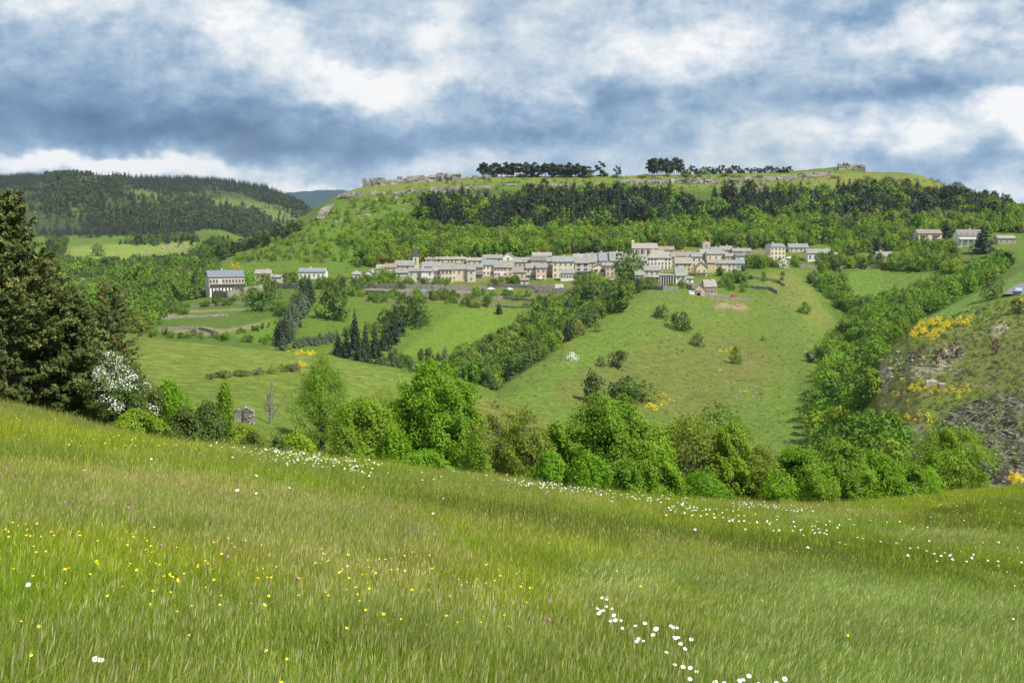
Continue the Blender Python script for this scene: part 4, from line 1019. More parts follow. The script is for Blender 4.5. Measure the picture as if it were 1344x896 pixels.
def house(px0, px1, ridge, eave, base, wc, rc, label, cols=2, rws=2, wk='small', style='gable', yaw=0.0, depth=None, ymin=560, ymax=800, chim=1, sh=(0.25, 0.22, 0.2), cat='house', hip=0.0, extra=None, name='house'):
    x, y, z = hit((px0 + px1) / 2, base, ymin, ymax)
    d = CT * y - ST * z
    tx0, tz = ray(px0, base); tx1, _ = ray(px1, base)
    wd = (tx1 - tx0) * y
    zb = tz * y; ze = ray(px0, eave)[1] * y
    H = max(ze - zb, 2.0)
    dp = depth or min(max(wd * 0.75, 6.5), 9.5)
    zr = ray(px0, ridge)[1] * (y + (dp / 2 if style != 'front' else 0)) - zb
    zr = max(zr, H + 0.9) if style != 'flat' else H
    root = empty(name, (x, y, zb), math.radians(yaw))
    wc = tuple(a_ * 0.72 + b_ * 0.28 for a_, b_ in zip(wc, (0.62, 0.58, 0.51))); rc = tuple(a_ * 0.8 + b_ * 0.2 for a_, b_ in zip(rc, (0.36, 0.33, 0.29)))
    tag(root, label, cat)
    hw = wd / 2
    b_ = -7.0                              # foundations go down into the slope
    m = MB()
    if hip > 0: m.box(-hw, hw, 0, dp, b_, H)
    elif style == 'front':                   # gable end towards the valley
        m.add([(-hw, 0, b_), (hw, 0, b_), (hw, 0, H), (0, 0, zr), (-hw, 0, H), (-hw, dp, b_), (hw, dp, b_), (hw, dp, H), (0, dp, zr), (-hw, dp, H)],
              [(0, 1, 2, 3, 4), (6, 5, 9, 8, 7), (1, 6, 7, 2), (5, 0, 4, 9), (4, 3, 8, 9), (3, 2, 7, 8)])
    elif style == 'gable':
        m.add([(-hw, 0, b_), (hw, 0, b_), (hw, dp, b_), (-hw, dp, b_), (-hw, 0, H), (hw, 0, H), (hw, dp, H), (-hw, dp, H), (-hw, dp / 2, zr - 0.05), (hw, dp / 2, zr - 0.05)],
              [(0, 1, 5, 4), (1, 2, 6, 9, 5), (2, 3, 7, 6), (3, 0, 4, 8, 7), (4, 5, 9, 8), (8, 9, 6, 7)])
    else:
        m.box(-hw, hw, 0, dp, b_, H)
    wl = m.build('wall', M['wall'], root); wl.color = (*wc, 1)
    r = MB(); o = 0.35; t_ = 0.22
    def slab(q):                           # a thick roof slope from four corners
        q = [Vector(p) for p in q]; n_ = (q[1] - q[0]).cross(q[3] - q[0]).normalized()
        if n_.z < 0: n_ = -n_
        r.add([tuple(p + n_ * 0.03) for p in q] + [tuple(p + n_ * (0.03 + t_)) for p in q], [(3, 2, 1, 0), (4, 5, 6, 7), (0, 1, 5, 4), (1, 2, 6, 5), (2, 3, 7, 6), (3, 0, 4, 7)])
    if style == 'front':
        k = (zr - H) / hw
        slab([(-hw - o, -o, H - k * o), (0, -o, zr), (0, dp + o, zr), (-hw - o, dp + o, H - k * o)])
        slab([(0.0, -o, zr + 0.004), (hw + o, -o, H - k * o), (hw + o, dp + o, H - k * o), (0.0, dp + o, zr + 0.004)])
    elif style == 'gable':
        k = (zr - H) / (dp / 2)
        hp = min(hip, hw * 0.8)
        slab([(-hw - o, -o, H - k * o), (hw + o, -o, H - k * o), (hw + o - hp, dp / 2, zr), (-hw - o + hp, dp / 2, zr)])
        slab([(hw + o, dp + o, H - k * o), (-hw - o, dp + o, H - k * o), (-hw - o + hp, dp / 2, zr + 0.004), (hw + o - hp, dp / 2, zr + 0.004)])
        if hp > 0:
            for s_ in (-1, 1):
                r.add([(s_ * (hw + o), -o, H - k * o + .1), (s_ * (hw + o), dp + o, H - k * o + .1), (s_ * (hw + o - hp), dp / 2, zr + 0.15)], [(0, 1, 2) if s_ > 0 else (1, 0, 2)])
    elif style == 'mansard':
        i_ = 1.3
        r.add([(-hw - o, -o, H), (hw + o, -o, H), (hw + o, dp + o, H), (-hw - o, dp + o, H), (-hw + i_, i_, zr), (hw - i_, i_, zr), (hw - i_, dp - i_, zr), (-hw + i_, dp - i_, zr)],
              [(0, 1, 5, 4), (1, 2, 6, 5), (2, 3, 7, 6), (3, 0, 4, 7), (4, 5, 6, 7), (3, 2, 1, 0)])
    elif style == 'lean':
        slab([(-hw - o, -o, H + 0.0), (hw + o, -o, H + 0.0), (hw + o, dp, H + (zr - H)), (-hw - o, dp, H + (zr - H))])
    elif style == 'flat':
        r.box(-hw - o, hw + o, -o, dp + o, H, H + 0.3)
    if style != 'ruin':
        rf = r.build('roof', M['roof'], root); rf.color = (*rc, 1)
        for c_ in range(chim):
            cx = (R.uniform(-0.8, 0.8)) * hw; c2 = MB(); zt = zr + R.uniform(0.6, 1.1)
            c2.box(cx - 0.4, cx + 0.4, dp / 2 - 0.3, dp / 2 + 0.3, H, zt); c2.box(cx - 0.48, cx + 0.48, dp / 2 - 0.38, dp / 2 + 0.38, zt, zt + 0.12)
            ch = c2.build('chimney', M['wall'], rf); ch.color = (*[q * 0.9 for q in wc], 1)
    if cols and rws:
        fh = H / rws
        for i in range(rws):
            for j in range(cols):
                if R.random() < 0.08: continue
                px_ = -hw + wd * (j + 0.5) / cols + (0 if style != 'front' or i < rws - 1 else 0)
                k_ = wk
                wmh = window_mesh(k_)
                wo = link('window', wmh, root, (px_, -0.035, fh * (i + 0.56))); wo.color = (*sh, 1)
    if extra: extra(root, hw, dp, H, zr)
    return root

CR, WH, BE, YE, PI_, GR_, OR_, PS = (0.74, 0.66, 0.48), (0.82, 0.79, 0.72), (0.62, 0.54, 0.40), (0.70, 0.56, 0.32), (0.70, 0.48, 0.40), (0.54, 0.50, 0.43), (0.72, 0.46, 0.30), (0.60, 0.55, 0.46)
SL, SB, SG, ST_, SR, SD = (0.36, 0.35, 0.33), (0.31, 0.34, 0.37), (0.34, 0.38, 0.35), (0.46, 0.42, 0.36), (0.38, 0.29, 0.24), (0.22, 0.21, 0.21)
def balcony(root, hw, dp, H, zr):
    m = MB(); m.box(-hw, hw, -1.1, -0.003, H * 0.36, H * 0.41)
    n = max(3, int(hw * 2 / 1.5))
    for i in range(n): x_ = -hw + 0.1 + i * (2 * hw - 0.3) / (n - 1); m.box(x_, x_ + 0.1, -1.08, -0.98, H * 0.412, H * 0.41 + 1.0)
    m.box(-hw, hw, -1.1, -1.02, H * 0.41 + 1.0, H * 0.41 + 1.1)
    m.build('balcony', M['metal'], root)
H_ = house
H_(478, 490, 355, 359, 366, WH, SL, 'small white house at the left end of the village, alone behind the bushes', 1, 1, style='front')
H_(463, 473, 357, 360, 366, WH, ST_, 'tiny white house farthest left in the village row', 1, 1)
H_(494, 507, 347.5, 352.5, 359, GR_, ST_, 'low stone barn beside the pinkish house at the left end of the village', 0, 0, chim=0, cat='barn', name='barn')
H_(507, 520, 346, 351, 359, PI_, SR, 'small pinkish house left of the church', 2, 1)
H_(520, 536, 353, 358, 371, GR_, SL, 'pale grey house with steep roof in front of the church', 2, 2, 'small')
H_(536, 553, 352, 356, 370, PS, SL, 'long pale house directly below the church spire', 2, 2)
H_(553, 568, 352, 356, 370, WH, SL, 'whitish house with a bush in front, right of the church spire', 2, 2)
H_(568, 578, 351, 355.5, 368, CR, ST_, 'narrow cream house with two dark windows right of the church', 2, 2)
H_(554, 578, 344, 350, 355, PS, SL, 'long slate roofed house on the upper street right of the spire', 3, 1)
H_(579, 594, 346, 353.5, 370, CR, SL, 'cream grey house with tall windows at the left of the long terrace', 3, 2, 'tall')
for a_, b_, lb in ((558, 575, 'leftmost'), (577, 593, 'middle'), (594, 611, 'rightmost')):
    H_(a_, b_, 337.5, 341, 345, PS, ST_, lb + ' of the three low roofs in the top row right of the spire', 2, 1, chim=1)
H_(592.5, 613, 347, 353, 369, BE, SL, 'wide beige yellow stone house in the left half of the village front', 3, 2)
H_(613.5, 624, 348, 354, 370, PS, SL, 'pale rough stone house between the wide beige and the red pink one', 1, 2)
H_(624, 634, 346, 351, 365, (0.55, 0.30, 0.25), SB, 'narrow red and pink house with balconies', 2, 3, 'small_s', extra=balcony)
H_(633.5, 648, 341, 347.5, 362, WH, SB, 'off white house with its upper floor above its neighbours, right of the red pink one', 3, 2, 'small')
H_(648.5, 665, 343, 350.5, 363, WH, SL, 'whitish house with pink shutters in the middle of the terrace', 4, 2, 'small_s', sh=(0.6, 0.3, 0.32))
H_(665.5, 674, 344, 351, 362, PI_, SL, 'small pink house between the whitish one and the low brown roof', 1, 2, 'small_s', sh=(0.6, 0.25, 0.3))
H_(673, 689.5, 352, 357.5, 367, BE, SR, 'low house under a reddish brown roof in front of the terrace', 2, 1)
H_(660, 674, 332, 337, 342, WH, WH, 'white gable fronted house standing up at the top of the village', 1, 1, style='front', chim=0)
H_(674, 697, 338, 344, 352, (0.5, 0.42, 0.4), SL, 'row house with rose grey dormer fronts behind the low brown roof', 4, 1, 'small')
H_(690.5, 703, 346, 352, 367, PS, SL, 'greyish house with dark timber gallery left of the orange one', 2, 2, extra=balcony)
H_(697, 717, 336, 342, 352, GR_, SD, 'dark roofed house behind the orange houses', 2, 1)
H_(703.5, 717, 347, 351.5, 367, OR_, SB, 'orange house low in the front row', 2, 2)
H_(717.5, 725, 338, 343, 361, (0.62, 0.38, 0.3), SL, 'tall narrow salmon house against the big cream one', 1, 3)
H_(725.5, 753, 336.5, 343.5, 365, CR, SG, 'big cream house with three storeys and a greenish slate roof', 4, 3, 'small', sh=(0.35, 0.1, 0.08))
H_(736, 754, 354, 359, 367, WH, SL, 'low white outbuilding leaning against the big cream house', 5, 1, 'small', style='lean', depth=4, chim=0, ymax=650)
H_(755, 773, 338, 345, 363, (0.62, 0.55, 0.52), SL, 'pinkish white house with a dark open ground floor', 2, 3, 'wide', extra=balcony)
H_(773.5, 782, 338, 344, 357, YE, SL, 'small yellowish house in the right part of the terrace', 1, 2)
H_(778, 795, 347, 350.5, 361, CR, SL, 'cream gable fronted house in front of the big slate roofs', 2, 1, 'wide', style='front')
for a_, b_, rr, lb, c_ in ((770, 786, 332.5, 'left', PS), (786.5, 800, 331.5, 'middle', CR), (800.5, 818, 330.5, 'right', GR_)):
    H_(a_, b_, rr, 342, 351, c_, SB if lb == 'middle' else SL, lb + ' of the three large slate roofs left of the big round village tree', 3, 1, depth=10)
H_(795, 807, 345, 349, 363, (0.6, 0.45, 0.38), SL, 'small pale pink house below the large slate roofs', 2, 2)
H_(612.5, 633, 338.5, 342, 347, PS, ST_, 'low grey roof in the back row above the red pink house', 3, 1)
H_(634, 659, 334.5, 339, 344, GR_, SL, 'dark grey roofed house left of the white gable at the top', 3, 1)
H_(699, 724, 331.5, 336, 341, PS, ST_, 'back row house above the dark roofed one', 3, 1)
H_(753, 770, 333.5, 338, 344, BE, ST_, 'back row house right of the big cream one', 2, 1)
H_(818.5, 831, 333.5, 341, 354, PS, SL, 'grey roofed house half hidden by the left side of the round village tree', 2, 2)
H_(860, 885, 323.5, 328, 334, PS, SR, 'low brownish roof behind the largest white house', 3, 1)
H_(919.5, 934, 328, 333, 340, BE, ST_, 'stone house directly under the ruined tower', 2, 1)
H_(937.5, 943, 342, 346, 357, CR, SL, 'narrow cream house between the ochre and the beige ones', 1, 2)
H_(655, 664, 362.5, 365.5, 370, PI_, SR, 'small pink shed with a tiled roof in front of the terrace', 1, 1, chim=0, cat='shed', name='shed')
H_(683, 694, 365, 368, 373, BE, SR, 'small shed with a reddish roof under the low brown roofed house', 1, 1, chim=0, cat='shed', name='shed')
H_(901, 910, 363.5, 366, 371, WH, SL, 'small white garage between the tall bright house and the pink one', 1, 1, chim=0, cat='garage', name='garage')
H_(1093, 1099, 331, 334, 341, PS, SL, 'small grey annex at the right end of the long white house', 1, 1, chim=0, cat='annex', name='annex')
H_(519, 544, 342, 348.5, 356, GR_, SL, 'church nave with grey roof at the left end of the village', 4, 1, 'tall', chim=0, cat='church', name='church')
# spire
x, y, z = hit(545.5, 354, 600, 760); k = y / FPX
sp = empty('church_tower', (x, y, z)); tag(sp, 'slim pale church tower with a dark pointed spire, left end of the village', 'church tower')
m = MB(); m.box(-1.5, 1.5, 0, 3, -4, 17 * k); m.build('tower_wall', M['wall'], sp).color = (*CR, 1)
for z_ in (9, 13): link('window', window_mesh('tall'), sp, (0, -0.035, z_ * k))
m = MB(); zt = 17 * k; m.add([(-1.7, -0.2, zt), (1.7, -0.2, zt), (1.7, 3.2, zt), (-1.7, 3.2, zt), (0, 1.5, 34 * k)], [(0, 1, 4), (1, 2, 4), (2, 3, 4), (3, 0, 4), (3, 2, 1, 0)])
s_ = m.build('spire', M['roof'], sp); s_.color = (0.13, 0.12, 0.14, 1)
m = MB(); m.box(-0.06, 0.06, 1.44, 1.56, 33.8 * k, 37 * k); m.box(-0.4, 0.4, 1.44, 1.56, 35.6 * k, 35.9 * k); m.build('cross', M['metal'], s_)
# right half
def buttresses(root, hw, dp, H, zr):
    for i in range(5):
        m = MB(); x_ = -hw + 1 + i * (2 * hw - 2.6) / 4; m.box(x_, x_ + 0.6, -0.7, -0.004, -6, H * 0.9); m.build('buttress', M['wall'], root).color = (*BE, 1)
    m = MB(); m.box(-hw - 0.3, -hw + 1.1, 1, 2.6, H - 1, zr + 1.2); m.add([(-hw - 0.4, 0.9, zr + 1.2), (-hw + 1.2, 0.9, zr + 1.2), (-hw + 1.2, 2.7, zr + 1.2), (-hw - 0.4, 2.7, zr + 1.2), (-hw + 0.4, 1.8, zr + 2.2)], [(0, 1, 4), (1, 2, 4), (2, 3, 4), (3, 0, 4)])
    m.build('bell_turret', M['wall'], root).color = (*BE, 1)
H_(830, 863, 319.5, 326, 337, BE, ST_, 'long stone temple with arched windows on the terrace above the houses', 4, 1, 'arch', chim=0, extra=buttresses, cat='church', name='temple')
H_(849, 881, 328.5, 338.5, 353, WH, ST_, 'largest white house of the village, four storeys of windows under a hipped roof', 7, 3, 'small', hip=4, depth=11)
H_(838, 849, 334, 342, 355, GR_, SL, 'grey stone house between the round tree and the largest white house', 1, 2)
H_(834, 845, 356, 361, 372, (0.5, 0.52, 0.55), SL, 'little blue white house with one dark window under the round tree', 1, 1, 'small', extra=balcony)
H_(845.5, 866, 349.5, 355, 369, PS, SL, 'grey white house with a dark porch below the largest white house', 3, 2, 'small', extra=balcony)
def glass_front(root, hw, dp, H, zr):
    for i in range(5):
        m = MB(); x_ = -hw + 0.5 + i * (2 * hw - 1.6) / 4; m.box(x_, x_ + 0.7, -0.06, -0.004, 0.3, H - 0.6); m.build('glass_panel', M['pane'], root)
H_(867, 884, 359, 361, 376, GR_, WH, 'flat roofed grey pavilion with tall glazing and a white roof edge', 0, 0, style='flat', depth=6, extra=glass_front, chim=0)
H_(881, 886, 332, 337, 351, (0.65, 0.38, 0.22), SL, 'very narrow orange house beside the largest white house', 1, 3)
H_(886, 907, 338, 345.5, 361, YE, ST_, 'three storey ochre yellow house right of the narrow orange one', 4, 3, 'small', yaw=-3)
H_(887, 900, 351, 361.5, 376, (0.82, 0.82, 0.80), SG, 'tall bright white house with a blue green roof in the front row', 2, 2, 'small', depth=8)
H_(884, 900, 331, 336, 343, PI_, SR, 'upper street house with brownish roof behind the ochre one', 3, 1)
H_(900.5, 919, 331, 336, 343, GR_, SL, 'upper street house with grey roof below the ruined tower', 3, 1)
H_(907.5, 921.5, 333, 337, 351, PS, SL, 'pale beige house with one dark window above the brown gabled chalet', 2, 2)
m_ = H_(914, 928, 344.5, 351, 362, YE, SR, 'yellow house under a dark brown chalet gable', 2, 1, 'small', style='front', extra=balcony)
H_(928.5, 937, 340.5, 345, 358, (0.55, 0.40, 0.18), SL, 'ochre house with blank wall right of the brown gabled chalet', 0, 0)
H_(928, 952, 329.5, 333.5, 343, CR, SL, 'wide cream house on the upper right street', 3, 1)
H_(934, 946, 324.5, 330, 335, GR_, SL, 'house with grey roof right of the ruined tower', 2, 1)
H_(946.5, 961, 323, 328, 334, PS, SL, 'pale house with a lit gable at the top right of the village', 2, 1)
H_(962, 986, 326, 330, 336, BE, SL, 'long house with a flat looking roof, highest at the right end', 4, 1)
H_(952.5, 966, 332.5, 336.5, 345, YE, SL, 'yellowish terrace house left of the white fronted one', 2, 1)
H_(966.5, 981, 332.5, 336, 346, WH, SD, 'white fronted house in the upper terrace at the right end', 2, 1)
H_(943, 966, 341.5, 346, 357, BE, SL, 'beige house with a row of small windows in the lower right street', 4, 2)
H_(966.5, 977, 341, 346, 354, (0.35, 0.45, 0.48), SB, 'small teal coloured house in the lower right street', 2, 1)
H_(982, 995, 333.5, 336.5, 343, (0.5, 0.42, 0.36), SR, 'small low house at the right end beside the trees', 2, 1)
H_(1000, 1011, 336, 339.5, 346, (0.5, 0.36, 0.3), SR, 'small reddish roofed house against the tall cream tower house', 1, 1)
H_(912.5, 925, 372.5, 378.5, 388, (0.52, 0.34, 0.28), ST_, 'left gabled wing of the pink house below the village', 3, 1, 'small', style='front', depth=9, chim=0)  # darker pink than the other wing: its shaded face painted into the wall
H_(925.3, 940, 367.5, 376.5, 388, (0.62, 0.42, 0.36), ST_, 'pink house with a stone roof standing alone below the village', 4, 1, 'small', depth=11)
def ruin_top(root, hw, dp, H, zr):
    for i in range(6):
        m = MB(); x_ = -hw + i * 2 * hw / 6; m.box(x_, x_ + 2 * hw / 6 - 0.05, 0, dp, H, H + R.uniform(0.2, 1.8)); m.build('broken_wall_top', M['wall'], root).color = (*PI_, 1)
H_(922.5, 932, 319, 320, 331, (0.46, 0.40, 0.36), SL, 'roofless stone tower with a ragged top above the right half of the village', 1, 2, 'small', style='ruin', depth=5, extra=ruin_top, cat='ruin', name='ruined_tower')
H_(1011, 1031, 319.5, 323.8, 341, CR, SB, 'tall cream tower house with a slate mansard right of the village', 4, 3, 'small', style='mansard', depth=10, yaw=7)
H_(1036, 1061, 320, 325, 331, PS, SB, 'house with a long blue grey roof behind the tower house', 4, 1)
H_(1060, 1092, 327, 332.5, 343, (0.76, 0.76, 0.72), SL, 'long white house with four dark windows right of the tower house', 5, 1, 'tall', yaw=2)
H_(1152, 1173, 330.5, 337, 346, WH, SL, 'white house among trees between the long white house and the peach block', 2, 1, yaw=8)
def flat_balconies(root, hw, dp, H, zr):
    for i in range(3):
        for s_ in (-0.55, 0.5):
            m = MB(); z_ = H * (i + 0.25) / 3; m.box(hw * s_ - 1.2, hw * s_ + 1.2, -1.0, -0.2, z_, z_ + 0.8); m.build('balcony', M['shutter'], root).color = (0.12, 0.1, 0.1, 1)
H_(1205, 1236, 301.5, 306.5, 323, (0.70, 0.55, 0.38), SR, 'peach coloured apartment block with dark balconies on the right', 4, 3, 'small', extra=flat_balconies, depth=11, cat='apartment block', name='apartment_block')
def villa(root, hw, dp, H, zr):
    for i in range(4):
        m = MB(); x_ = -hw + 1 + i * (2 * hw - 2.5) / 3; m.box(x_, x_ + 0.35, -1.6, -1.25, -1, H * 0.62); m.build('column', M['wallpale'], root)
    m = MB(); m.box(-hw, hw, -1.7, -0.01, H * 0.62, H * 0.72); m.build('terrace_slab', M['wallpale'], root)
    for i in range(4):
        m = MB(); x_ = -hw + 1.2 + i * (2 * hw - 3.4) / 3; m.box(x_, x_ + 1.1, 0.5, 3, H - 0.1, H + 1.3); m.build('dormer', M['wall'], root).color = (0.28, 0.22, 0.2, 1)
H_(1258, 1289, 301.5, 309, 323, (0.74, 0.74, 0.72), (0.30, 0.26, 0.26), 'white villa with columns and a row of dormers at the far right', 5, 1, 'tall', extra=villa, cat='villa', name='villa')
H_(1310, 1333, 309, 313, 320, (0.32, 0.24, 0.2), (0.42, 0.38, 0.34), 'low brown house half hidden by trees at the right edge', 3, 1)
H_(1216, 1222, 333, 335, 345, WH, SL, 'tiny white hut among the trees below the peach block', 1, 1, chim=0, cat='hut', name='hut')
H_(1229, 1236, 333, 336, 346, (0.5, 0.4, 0.38), SL, 'small rosy grey hut right of the tiny white one', 1, 1, chim=0, cat='hut', name='hut')
# the large building on the left
def arcade(root, hw, dp, H, zr):
    m = MB(); m.box(-hw, hw, -2.6, -0.01, H * 0.40, H * 0.43); m.build('gallery_floor', M['metal'], root)
    m = MB(); m.box(-hw, hw, -2.7, -2.62, H * 0.43, H * 0.62); m.build('gallery_screen', M['shutter'], root).color = (0.07, 0.06, 0.06, 1)
    for i in range(11):
        m = MB(); x_ = -hw + i * (2 * hw - 0.9) / 10; m.box(x_, x_ + 0.9, -2.6, -2.0, -3, H * 0.40 - 0.004); m.build('pillar', M['wall'], root).color = (*WH, 1)
H_(275, 321, 355, 363.5, 387, (0.60, 0.54, 0.42), (0.22, 0.27, 0.34), 'very long cream institution with a blue slate roof, dark gallery and white pillars', 11, 2, 'tall', depth=12, extra=arcade, yaw=22, ymin=560, ymax=760, cat='institution', name='institution')
H_(335, 355, 354, 359, 368, (0.52, 0.42, 0.32), ST_, 'beige pink house right of the long cream institution', 3, 1, ymin=560, ymax=760)
H_(392, 427, 352, 357, 366, WH, SB, 'white house with a long blue slate roof left of the village', 6, 1, ymin=560, ymax=760)
H_(357, 369, 361, 364, 372, PS, ST_, 'low stone shed on the terrace right of the beige pink house', 1, 1, ymin=560, ymax=760, chim=0)
H_(97, 112, 366, 373, 384, (0.6, 0.6, 0.6), SB, 'house with a pale blue roof seen past the near pines', 2, 1, ymin=600, ymax=900)
H_(113, 126, 371, 375.5, 386, CR, SR, 'cream house right of the pale blue roof past the near pines', 2, 1, ymin=600, ymax=900)
H_(77, 84, 368, 372, 380, WH, SB, 'small blue white roof half hidden behind the near pines', 1, 1, ymin=600, ymax=900)
H_(152, 165, 372, 376, 382, PS, SD, 'low dark roofed shed under the bright green valley trees', 2, 1, ymin=600, ymax=900, chim=0)

# ------------------------------------------------------------------ terrace walls
def wall_px(pts, h, label, name='terrace_wall', ymin=560, ymax=760, mt='wallstone', thick=0.7, group=None):
    """a rough stone wall that follows the ground through photograph points"""
    v, f = [], []; P3 = [hit(px, py, ymin, ymax) for px, py in pts]
    seg = []
    for (x0, y0, z0), (x1, y1, z1) in zip(P3[:-1], P3[1:]):
        n = max(2, int(math.hypot(x1 - x0, y1 - y0) / 1.6))
        for i in range(n): q = i / n; seg.append((x0 + (x1 - x0) * q, y0 + (y1 - y0) * q))
    seg.append(P3[-1][:2])
    m = MB()
    for (x0, y0), (x1, y1) in zip(seg[:-1], seg[1:]):
        a_ = math.atan2(y1 - y0, x1 - x0); L_ = math.hypot(x1 - x0, y1 - y0); z_ = gz(x0, y0)
        hh = h * R.uniform(0.82, 1.12)
        for k in range(max(1, int(h / 0.9))):
            zz0 = z_ - 1.2 if k == 0 else z_ + k * 0.9
            zz1 = min(z_ + (k + 1) * 0.9, z_ + hh)
            if k == max(1, int(h / 0.9)) - 1: zz1 = z_ + hh
            if zz1 - zz0 < 0.1: continue
            j = R.uniform(-0.12, 0.12)
            m.box(0.02, L_ * R.uniform(0.93, 1.0), j, j + thick, zz0, zz1 - 0.03, 0, Matrix.Rotation(a_, 3, 'Z'), (x0, y0, 0))
    o = m.build(name, M[mt]); tag(o, label, 'wall', group); return o
wall_px([(470, 378), (520, 379), (570, 380), (640, 383)], 2.6, 'long grey retaining wall under the left half of the village')
wall_px([(480, 386), (520, 387), (560, 388)], 1.8, 'lower grey wall under the left end of the village')
wall_px([(640, 376), (700, 379), (735, 379)], 2.0, 'grey wall below the middle of the village')
wall_px([(600, 390), (660, 392), (700, 396)], 1.3, 'pale low garden wall below the middle of the village')
wall_px([(700, 385), (755, 384)], 2.6, 'pale pinkish wall in front of the terrace with the white block')
wall_px([(590, 397), (650, 402), (700, 404)], 1.0, 'thin broken wall along the top of the light green field')
wall_px([(840, 379), (870, 381), (890, 381)], 2.0, 'stone wall at the foot of the grey and white houses')
wall_px([(900, 378), (912, 382)], 2.4, 'cream wall left of the pink house', mt='stone')
wall_px([(925, 398), (945, 404), (985, 403)], 1.4, 'pinkish rubble wall below the pink house', mt='stone')
wall_px([(985, 378), (1010, 380), (1020, 386)], 1.6, 'grey garden wall on the slope right of the village')
wall_px([(980, 366), (1020, 370), (1030, 376)], 1.2, 'small garden wall above the spur meadow')
wall_px([(1050, 351), (1110, 352), (1150, 352)], 1.6, 'long low wall along the lane right of the village')
wall_px([(1240, 344), (1270, 346), (1305, 348)], 1.3, 'pale low wall along the lane below the villa', mt='stone')
wall_px([(252, 388), (275, 390), (300, 391), (330, 384), (345, 381)], 3.2, 'high pale retaining wall under the long cream institution', mt='stone')
wall_px([(247, 392), (262, 384), (275, 380)], 2.2, 'sloping pale wall at the left of the long institution', mt='stone')
wall_px([(362, 378), (378, 379), (392, 379)], 2.8, 'pale blue grey terrace wall between the institution and the white house', mt='stone')
wall_px([(365, 368), (390, 367)], 1.8, 'upper terrace wall between the institution and the white house', mt='stone')
wall_px([(240, 408), (280, 407), (330, 405)], 1.2, 'broken dry stone terrace below the long institution')
wall_px([(205, 420), (240, 417), (300, 415)], 1.0, 'low dry stone terrace in the green bank lower left', ymin=400)
wall_px([(206, 434), (262, 433), (280, 438)], 1.2, 'low dry stone wall beside the earth track', ymin=400)
# white block under the big cream house and the small light things round the pink house
def block(px, py, w_, h_, d_, col, label, cat, name):
    x, y, z = hit(px, py, 560, 700); m = MB(); m.box(-w_ / 2, w_ / 2, 0, d_, -0.5, h_); m.box(-w_ / 2 - 0.1, w_ / 2 + 0.1, -0.1, d_ + 0.1, h_, h_ + 0.15)
    o = m.build(name, M['wall'], None, (x, y, z)); o.color = (*col, 1); tag(o, label, cat)
block(734, 382, 4.2, 3.0, 3.5, (0.75, 0.70, 0.58), 'cream windowless water tank block on the terrace below the big cream house', 'tank', 'water_tank')
block(908, 395, 2.4, 1.4, 2, (0.8, 0.8, 0.8), 'small white garden table shelter left of the pink house', 'shelter', 'garden_shelter')
block(964, 391, 2.6, 1.5, 2, (0.45, 0.16, 0.09), 'rust red shed roof right of the pink house', 'shed', 'red_shed')
block(917, 391, 1.6, 1.3, 1.5, (0.08, 0.15, 0.42), 'blue covered cart in front of the pink house', 'cart', 'blue_cart')

# parked cars
def car_make():
    root = empty('parked_car', (0, 0, 0))
    m = MB()
    pr = [(-2.0, 0.35), (-2.0, 0.85), (-1.25, 0.95), (-0.75, 1.42), (0.75, 1.45), (1.4, 0.95), (2.0, 0.85), (2.05, 0.35)]
    n = len(pr); vs = [(x, -0.82 if z < 1.2 else -0.68, z) for x, z in pr] + [(x, 0.82 if z < 1.2 else 0.68, z) for x, z in pr]
    m.add(vs, [tuple(range(n - 1, -1, -1))[::-1], tuple(range(2 * n - 1, n - 1, -1))] + [(i + 1, i, i + n, (i + 1) % n + n) if i < n - 1 else (0, i, i + n, n) for i in range(n)])
    m.build('body', M['carpaint'], root)
    for s_ in (-1, 1):
        m = MB(); y_ = s_ * 0.775; m.add([(-1.0, y_, 0.98), (1.15, y_, 0.98), (0.7, y_ * 0.93, 1.36), (-0.68, y_ * 0.93, 1.34)], [(0, 1, 2, 3) if s_ < 0 else (3, 2, 1, 0)]); m.build('side_window', M['pane'], root)
        for x_ in (-1.25, 1.25):
            m = MB(); m.tube([(x_, s_ * 0.72, 0.32), (x_, s_ * 0.86, 0.32)], [0.32, 0.32], 10); m.build('wheel', M['rubber'], root)
    return root
car0 = car_make()
def cpy(o, parent=None):
    c = o.copy(); COL.objects.link(c); c.parent = parent
    for ch in list(o.children): cpy(ch, c)
    return c
for i, (px, py, cl, yw, lb) in enumerate(((644, 381, (0.75, 0.75, 0.75), 0.3, 'white car parked on the lower lane left of the other white one'), (668, 381.5, (0.8, 0.8, 0.8), 0.5, 'white car parked right of the first on the lower lane'),
                                          (556, 384, (0.25, 0.32, 0.45), 0.1, 'blue grey car parked by the wall under the left of the village'), (709, 367, (0.7, 0.7, 0.7), 0.2, 'light car parked under the orange house'),
                                          (804, 369, (0.8, 0.8, 0.78), 0.1, 'white car parked below the big round village tree'), (1036, 340, (0.75, 0.77, 0.8), 0.0, 'pale car parked beside the tall tower house'),
                                          (1337, 385, (0.35, 0.42, 0.55), 1.1, 'blue grey car on the road at the right edge'))):
    c = car0 if i == 0 else cpy(car0)
    x, y, z = hit(px, py, 560 if px < 1300 else 280, 720); c.location = (x, y, z + 0.05); c.rotation_euler = (0, 0, yw)
    tag(c, lb, 'car', None)
    for ch in c.children:
        if ch.name.startswith('body'): ch.color = (*cl, 1)
